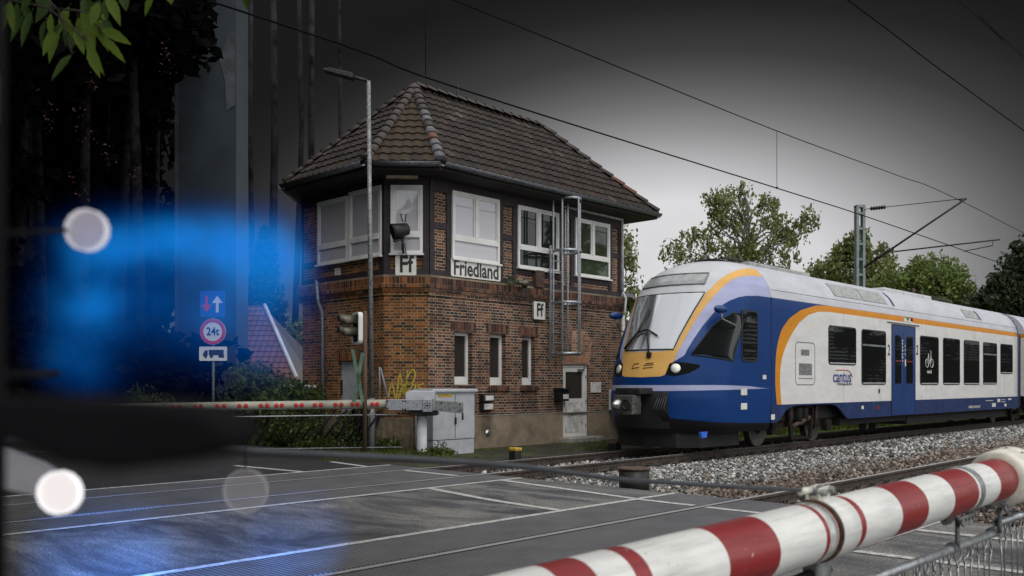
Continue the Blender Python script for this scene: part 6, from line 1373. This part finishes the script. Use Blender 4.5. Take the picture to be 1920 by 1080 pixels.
# grey pylon
x, y = XY(400, 36); PY = thing("grey_pylon", "broad smooth blue grey pylon rising out of the picture left of the street lamp", "pylon", (x, y, 0)); b = MB().frame((x, y, 0), RX, FY, ZU)
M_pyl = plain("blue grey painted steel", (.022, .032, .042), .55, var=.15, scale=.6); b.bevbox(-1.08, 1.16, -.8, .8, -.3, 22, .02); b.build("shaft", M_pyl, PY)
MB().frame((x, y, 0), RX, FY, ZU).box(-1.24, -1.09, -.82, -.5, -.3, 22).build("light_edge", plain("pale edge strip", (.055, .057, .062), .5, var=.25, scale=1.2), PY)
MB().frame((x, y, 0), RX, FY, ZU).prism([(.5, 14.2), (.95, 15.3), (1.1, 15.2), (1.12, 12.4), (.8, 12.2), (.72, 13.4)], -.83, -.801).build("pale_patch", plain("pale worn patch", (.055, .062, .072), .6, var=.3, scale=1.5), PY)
# leafy twig entering at the top left, close to the camera
YT = 3.3; TW = thing("leafy_branch", "bright green leaves of an overhanging branch at the top left corner", "branch", tuple(yx(60, -20, YT)))
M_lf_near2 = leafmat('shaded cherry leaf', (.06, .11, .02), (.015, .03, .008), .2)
def leaf(tip, base, wd, dk, bend=.12):
    A, B = Vector(base), Vector(tip); d = B - A; ln = d.length; d.normalize(); s = d.cross(FY + Vector((random.uniform(-.5, .5), random.uniform(-.5, .5), random.uniform(-.5, .5)))).normalized(); nn_ = d.cross(s); b = MB(); mid = []; Lr = []; Rr_ = []
    pr = [0, .45, .8, .97, 1, .93, .78, .55, .3, 0]
    for k, w_ in enumerate(pr):
        t_ = k / 9; j = 1 + (.06 if k % 2 else -.06); c = A + d * ln * t_ - Vector((0, 0, bend * ln * t_ * t_)); mid.append(b.p(*c)); Lr.append(b.p(*(c + s * w_ * wd * j + nn_ * w_ * wd * .35))); Rr_.append(b.p(*(c - s * w_ * wd * j + nn_ * w_ * wd * .35)))
    for k in range(9):
        b.face((mid[k], mid[k + 1], Lr[k + 1], Lr[k]), 0, True); b.face((mid[k], Rr_[k], Rr_[k + 1], mid[k + 1]), 0, True)
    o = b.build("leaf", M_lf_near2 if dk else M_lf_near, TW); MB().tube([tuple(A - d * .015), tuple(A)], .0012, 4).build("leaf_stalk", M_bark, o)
P_ = lambda px, py, dY=0: yx(px, py, YT + dY)
for i_ in range(26):
    a_, c_ = random.uniform(-10, 215), random.uniform(-25, 60) ; g_ = random.uniform(.9, 2.2); ln_ = random.uniform(32, 55); dY = random.uniform(.0, .35)
    if c_ > 20 + a_ * .3: continue
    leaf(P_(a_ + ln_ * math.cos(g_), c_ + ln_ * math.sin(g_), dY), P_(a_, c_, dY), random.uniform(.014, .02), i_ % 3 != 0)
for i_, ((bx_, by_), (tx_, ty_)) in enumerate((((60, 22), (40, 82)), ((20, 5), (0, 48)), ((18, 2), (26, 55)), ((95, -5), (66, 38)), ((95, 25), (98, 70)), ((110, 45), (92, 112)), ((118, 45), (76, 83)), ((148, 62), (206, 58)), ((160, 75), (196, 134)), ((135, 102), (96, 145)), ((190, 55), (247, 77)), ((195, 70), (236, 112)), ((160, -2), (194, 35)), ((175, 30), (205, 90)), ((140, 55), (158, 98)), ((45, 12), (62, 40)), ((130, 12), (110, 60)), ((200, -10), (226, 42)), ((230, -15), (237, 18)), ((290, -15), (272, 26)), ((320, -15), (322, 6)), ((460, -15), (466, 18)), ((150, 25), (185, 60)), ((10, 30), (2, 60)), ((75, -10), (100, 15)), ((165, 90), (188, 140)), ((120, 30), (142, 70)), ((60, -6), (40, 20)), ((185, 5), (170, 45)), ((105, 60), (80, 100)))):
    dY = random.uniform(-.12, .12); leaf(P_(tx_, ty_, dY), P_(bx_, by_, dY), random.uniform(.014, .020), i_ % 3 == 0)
b = MB()
for pts in ([(-60, -20), (20, 0), (90, 15), (140, 55), (165, 80)], [(90, 15), (150, 20), (190, 55)], [(60, -30), (110, 20), (135, 100)], [(-60, 40), (10, 5)], [(140, -40), (200, -10), (330, -20), (470, -25)]): b.tube([tuple(P_(*q)) for q in pts], .004, 5)
b.build("twig", M_bark, TW)
# canopy the branch belongs to: above and left of the camera, spread wider to shade the left road
CTX = RX * -5.2 + FY * 2.0
CT = thing("cherry_tree", "overhanging tree outside the view whose branch reaches in at the top left, with unseen canopy added to shade the left road", "tree", (CTX.x, CTX.y, 0)); C = []; R = []
while len(C) < 170:
    X = random.uniform(-9, 1.5); Y = random.uniform(-1, 9); Z = random.uniform(4.2, 8.5); p = RX * X + FY * Y + Vector((0, 0, Z))
    if Y > .3 and X / Y > -.75 and (Z - HC - 1.2) / Y < .48: continue
    if X > -2 and Y > 3: continue
    C.append(p); R.append((.9, .9, .55))
_n = len(C)
while len(C) < _n + 420:  # added unseen clumps over the left road, there only to shade it
    X = random.uniform(-22, -3.0); Y = random.uniform(3, 22); Z = HC + .47 * math.hypot(Y, 0) + random.uniform(1.6, 5.0)
    if X / Y > -.66: continue
    if X > -3.5 and Y > 15: continue
    C.append(RX * X + FY * Y + Vector((0, 0, Z))); R.append((1.5, 1.5, .8))
crown("crown", C, R, 70, .42, M_lf_green, CT); b = MB(); b.tube([(CTX.x, CTX.y, -.2), (CTX.x + .2, CTX.y, 3), (CTX.x + .1, CTX.y - .2, 6.5)], [.28, .22, .1], 10); b.build("trunk", M_bark, CT)
br = yx(-60, -20, YT); MB().tube([(CTX.x + .15, CTX.y, 3.4), tuple(RX * -3.2 + FY * 2.2 + Vector((0, 0, 3.3))), tuple(br)], [.07, .03, .006], 7).build("limb", M_bark, CT)
# ================================================================ blue beacon on the dark pole at the left border
YBN = 1.05; kb = YBN / F
def vol(name, color, strength, dens, dcol=(0, .02, .10)):
    m, t, b = newmat(name); t.nodes.remove(b); v = nd(t, "ShaderNodeVolumePrincipled"); v.inputs["Color"].default_value = (*dcol, 1); v.inputs["Density"].default_value = dens
    v.inputs["Emission Color"].default_value = (*color, 1); v.inputs["Emission Strength"].default_value = strength; t.links.new(v.outputs[0], t.nodes["Material Output"].inputs["Volume"]); return m
def absorb(name, color, strength, dens):
    m, t, b = newmat(name); t.nodes.remove(b); a = nd(t, "ShaderNodeVolumeAbsorption", i_Density=dens); a.inputs["Color"].default_value = (.0, .06, .35, 1)
    e = nd(t, "ShaderNodeEmission", i_Strength=strength); e.inputs[0].default_value = (*color, 1); ad = nd(t, "ShaderNodeAddShader"); t.links.new(a.outputs[0], ad.inputs[0]); t.links.new(e.outputs[0], ad.inputs[1]); t.links.new(ad.outputs[0], t.nodes["Material Output"].inputs["Volume"]); return m
pb = yx(338, 570, YBN); BC = thing("blue_beacon", "glowing blue beacon lamp held at the left before the dark wood", "beacon", tuple(pb - Vector((0, 0, .12))))
def blob(name, cx, cy, rx, ry, rd, mat, parent, e=2.0, dy=0.0, tilt=0):
    """rounded translucent body: superellipsoid, soft at its rim because the rim is thin"""
    c = yx(cx, cy, YBN + dy); b = MB().frame(c, RX, FY, ZU); nu, nv = 36, 18; rows = []; sg = lambda x, p: math.copysign(abs(x) ** p, x); pw = 2.0 / e
    for j in range(1, nv):
        ph = math.pi * j / nv - math.pi / 2; r_ = []
        for i in range(nu):
            th = 2 * math.pi * i / nu; r_.append(b.p(rx * kb * sg(math.cos(ph), pw) * sg(math.cos(th), pw), rd * sg(math.cos(ph), 1) * sg(math.sin(th), 1), ry * kb * sg(math.sin(ph), pw) + tilt * rx * kb * sg(math.cos(ph), pw) * sg(math.cos(th), pw)))
        rows.append(r_)
    for j in range(nv - 2):
        for i in range(nu): b.face((rows[j][i], rows[j][(i + 1) % nu], rows[j + 1][(i + 1) % nu], rows[j + 1][i]))
    t0 = b.p(0, 0, -ry * kb); t1 = b.p(0, 0, ry * kb)
    for i in range(nu): b.face((rows[0][(i + 1) % nu], rows[0][i], t0)); b.face((rows[-1][i], rows[-1][(i + 1) % nu], t1))
    return b.build(name, mat, parent)
def glowmat():
    m, t, b = newmat("glowing blue lens body"); t.nodes.remove(b); tcn = nd(t, "ShaderNodeTexCoord"); c0 = yx(0, HY, YBN)
    sub = nd(t, "ShaderNodeVectorMath", operation="SUBTRACT"); t.links.new(tcn.outputs["Object"], sub.inputs[0]); sub.inputs[1].default_value = tuple(c0)
    du = nd(t, "ShaderNodeVectorMath", operation="DOT_PRODUCT"); t.links.new(sub.outputs[0], du.inputs[0]); du.inputs[1].default_value = tuple(RX); u = math_n(t, "MULTIPLY", du.outputs["Value"], 1 / kb)
    sz = nd(t, "ShaderNodeSeparateXYZ"); t.links.new(sub.outputs[0], sz.inputs[0]); v = math_n(t, "MULTIPLY_ADD", sz.outputs[2], -1 / kb, HY); tot = None
    for cx, cy, sx, sy, A in ((185, 475, 70, 58, .80), (165, 575, 66, 50, .72), (135, 665, 58, 60, .48), (280, 445, 95, 48, .72), (400, 450, 90, 55, .85), (495, 465, 70, 66, .80), (545, 500, 42, 72, .70), (300, 580, 165, 100, .40), (460, 570, 115, 95, .46), (500, 660, 90, 60, .22), (170, 730, 60, 50, .22)):
        a = math_n(t, "MULTIPLY_ADD", u, 1 / sx, -cx / sx); c = math_n(t, "MULTIPLY_ADD", v, 1 / sy, -cy / sy); e = math_n(t, "ADD", math_n(t, "MULTIPLY", a, a), math_n(t, "MULTIPLY", c, c))
        g = math_n(t, "MULTIPLY", math_n(t, "EXPONENT", math_n(t, "MULTIPLY", e, -1.0)), A); tot = g if tot is None else math_n(t, "ADD", tot, g)
    no = nd(t, 'ShaderNodeTexNoise', i_Scale=22.0, i_Detail=2.0); t.links.new(tcn.outputs['Object'], no.inputs['Vector']); tot = math_n(t, 'MULTIPLY', tot, ramp(t, no.outputs[0], [(.35, .62), (.65, 1.0)]))
    colr = ramp(t, tot, [(0, (.0, .012, .12)), (.35, (.0, .065, .30)), (.8, (.006, .19, .56))])
    em = nd(t, "ShaderNodeEmission"); t.links.new(colr, em.inputs[0]); t.links.new(math_n(t, "MULTIPLY", tot, BEACON), em.inputs[1])
    ab = nd(t, "ShaderNodeVolumeAbsorption"); ab.inputs["Color"].default_value = (.05, .25, .7, 1); t.links.new(math_n(t, "MULTIPLY", tot, 7.0), ab.inputs["Density"])
    ad = nd(t, "ShaderNodeAddShader"); t.links.new(em.outputs[0], ad.inputs[0]); t.links.new(ab.outputs[0], ad.inputs[1]); t.links.new(ad.outputs[0], t.nodes["Material Output"].inputs["Volume"]); return m
BEACON = 9.5
LENS = blob("lamp_lens", 330, 570, 320, 235, .065, glowmat(), BC, 3.0)
M_soot = plain("soot black metal", (.004, .004, .005), .9, spec=.1)
YPL = .55; xp, yp = XY(-24, YPL); POLE = thing("dark_pole", "dark pole at the very left border carrying the blue beacon", "pole", (xp, yp, 0))
b = MB(); b.tube([(xp, yp, 0), (xp, yp, 2.3)], .0105, 12); b.build("shaft", M_soot, POLE)
MB().frame((xp, yp, 0), RX, FY, ZU).box(-.02, (18 + 24) * YPL / F, -.018, -.014, ZY(246, YPL), ZY(155, YPL)).build("blue_plate", plain("dull blue plate", (.035, .075, .12), .5), POLE)
YH = .32; kh = YH / F; hp_ = [(-60, 742), (120, 742), (300, 752), (400, 770), (450, 800), (450, 835), (390, 862), (240, 880), (150, 868), (60, 832), (-60, 805)]  # outline of an added black shape that stands in for darkness, not a mirror
DARK_MASS = thing("wing_mirror", "added black shape, far out of focus, standing for darkness at the lower left below the blue glow", "mirror", tuple(yx(150, 815, YH)))  # not a mirror: added shape that stands in for darkness
b = MB().frame(yx(0, HY, YH), RX, FY, ZU); b.prism([(x * kh, (HY - y) * kh) for x, y in hp_], -.015, .03); b.build("dark_shape", M_soot, DARK_MASS, bevel=.008)
MB().tube([tuple(yx(-40, 800, YH + .01)), (xp, yp, ZY(800, YPL))], .006, 8).build("dark_shape_stalk", M_soot, DARK_MASS)
a0 = Vector((xp, yp, ZY(640, YPL))); a1 = yx(110, 700, YBN); a0.z = ZY(705, YPL); MB().tube([tuple(a0), tuple(a1)], .004, 6).build("arm", M_soot, POLE)
def blurdisc(name, px, py, rpx, Y, label, col_, st, ring_st, clear=.25):
    c = yx(px, py, Y); r = thing(name, label, "lamp", tuple(c), None); rr = rpx * Y / F; n = 14
    def lit(nm, c3, s):
        m, t, b = newmat(nm); b.inputs["Base Color"].default_value = (.3, .3, .3, 1); b.inputs["Emission Color"].default_value = (*c3, 1); b.inputs["Emission Strength"].default_value = s; tp = nd(t, "ShaderNodeBsdfTransparent"); mx = nd(t, "ShaderNodeMixShader", i_0=clear); t.links.new(b.outputs[0], mx.inputs[1]); t.links.new(tp.outputs[0], mx.inputs[2]); t.links.new(mx.outputs[0], t.nodes["Material Output"].inputs[0]); return m
    b = MB().frame(c, RX, -FY, ZU); pl_ = [(rr * math.cos(2 * math.pi * k / n + .15), rr * math.sin(2 * math.pi * k / n + .15)) for k in range(n)]; pi_ = [(x * .93, z * .93) for x, z in pl_]
    # out-of-focus light disc, drawn as a lit plate with a brighter rim
    b.prism(pi_, -.008, .001); b.build("lens", lit(name + " glass", col_, st), r)
    b = MB().frame(c, RX, -FY, ZU); b.ring(pl_, pi_, -.008, .002); b.build("rim", lit(name + " rim", (1, .97, 1), ring_st), r); return c
c = blurdisc("bokeh_disc", 161, 431, 40, .98, "upper round pinkish white blur disc, built as a lit plate, at the top left of the blue beacon", (.55, .46, .60), .30, .55, .5)
MB().tube([(xp, yp, ZY(440, YPL)), tuple(c - RX * .0225 + FY * .002)], .0025, 6).build("disc_arm", M_soot, POLE)
c = blurdisc("bokeh_disc", 110, 924, 41, .98, "lower round bright white blur disc, built as a lit plate, at the end of the pale arm", (1, .92, .90), .72, 1.0)
ka = 1.02 / F; b = MB().frame(yx(0, HY, 1.02), RX, FY, ZU); b.prism([(x * ka, (HY - y) * ka) for x, y in ((-80, 800), (0, 838), (80, 868), (128, 896), (120, 935), (60, 925), (-80, 895))], -.006, .006); b.build("pale_arm", plain("pale grey arm", (.24, .235, .25), .6, var=.1), POLE)
MB().tube([tuple(yx(70, 905, 1.02)), tuple(c + FY * .01)], .003, 6).build("disc_arm", M_soot, POLE)
c = blurdisc("bokeh_disc", 460, 921, 43, 1.46, "faint pinkish see-through blur disc hung as a plate below the stay rod over the road", (.50, .42, .44), .26, .26, .88)
MB().tube([tuple(c + Vector((0, 0, .036))), tuple(c + Vector((0, 0, .070)))], .0012, 5).build("hanger", M_soot, bpy.data.objects["bokeh_disc.002"])
# added bodiless spots that put blue patches on the road below the beacon
for k, (px, py, en, ang, sx_) in enumerate(((190, 1045, 1.9, 11, 205), (560, 1005, 1.15, 8.5, 575), (370, 1075, 1.0, 16, 320))):
    l = bpy.data.lights.new("blue_patch_spot", "SPOT"); l.energy = 17000 * en; l.color = (.06, .27, 1); l.spot_size = math.radians(ang); l.spot_blend = 1; l.shadow_soft_size = .02
    lo = bpy.data.objects.new("blue_patch_spot", l); COL.objects.link(lo); st_ = yx(sx_, 905, 1.12); lo.location = st_
    Yg = HC * F / (py - HY); tgt = yx(px, py, Yg); lo.rotation_euler = (Vector(st_) - tgt).to_track_quat("Z", "Y").to_euler()
scn.cycles.volume_step_rate = .6
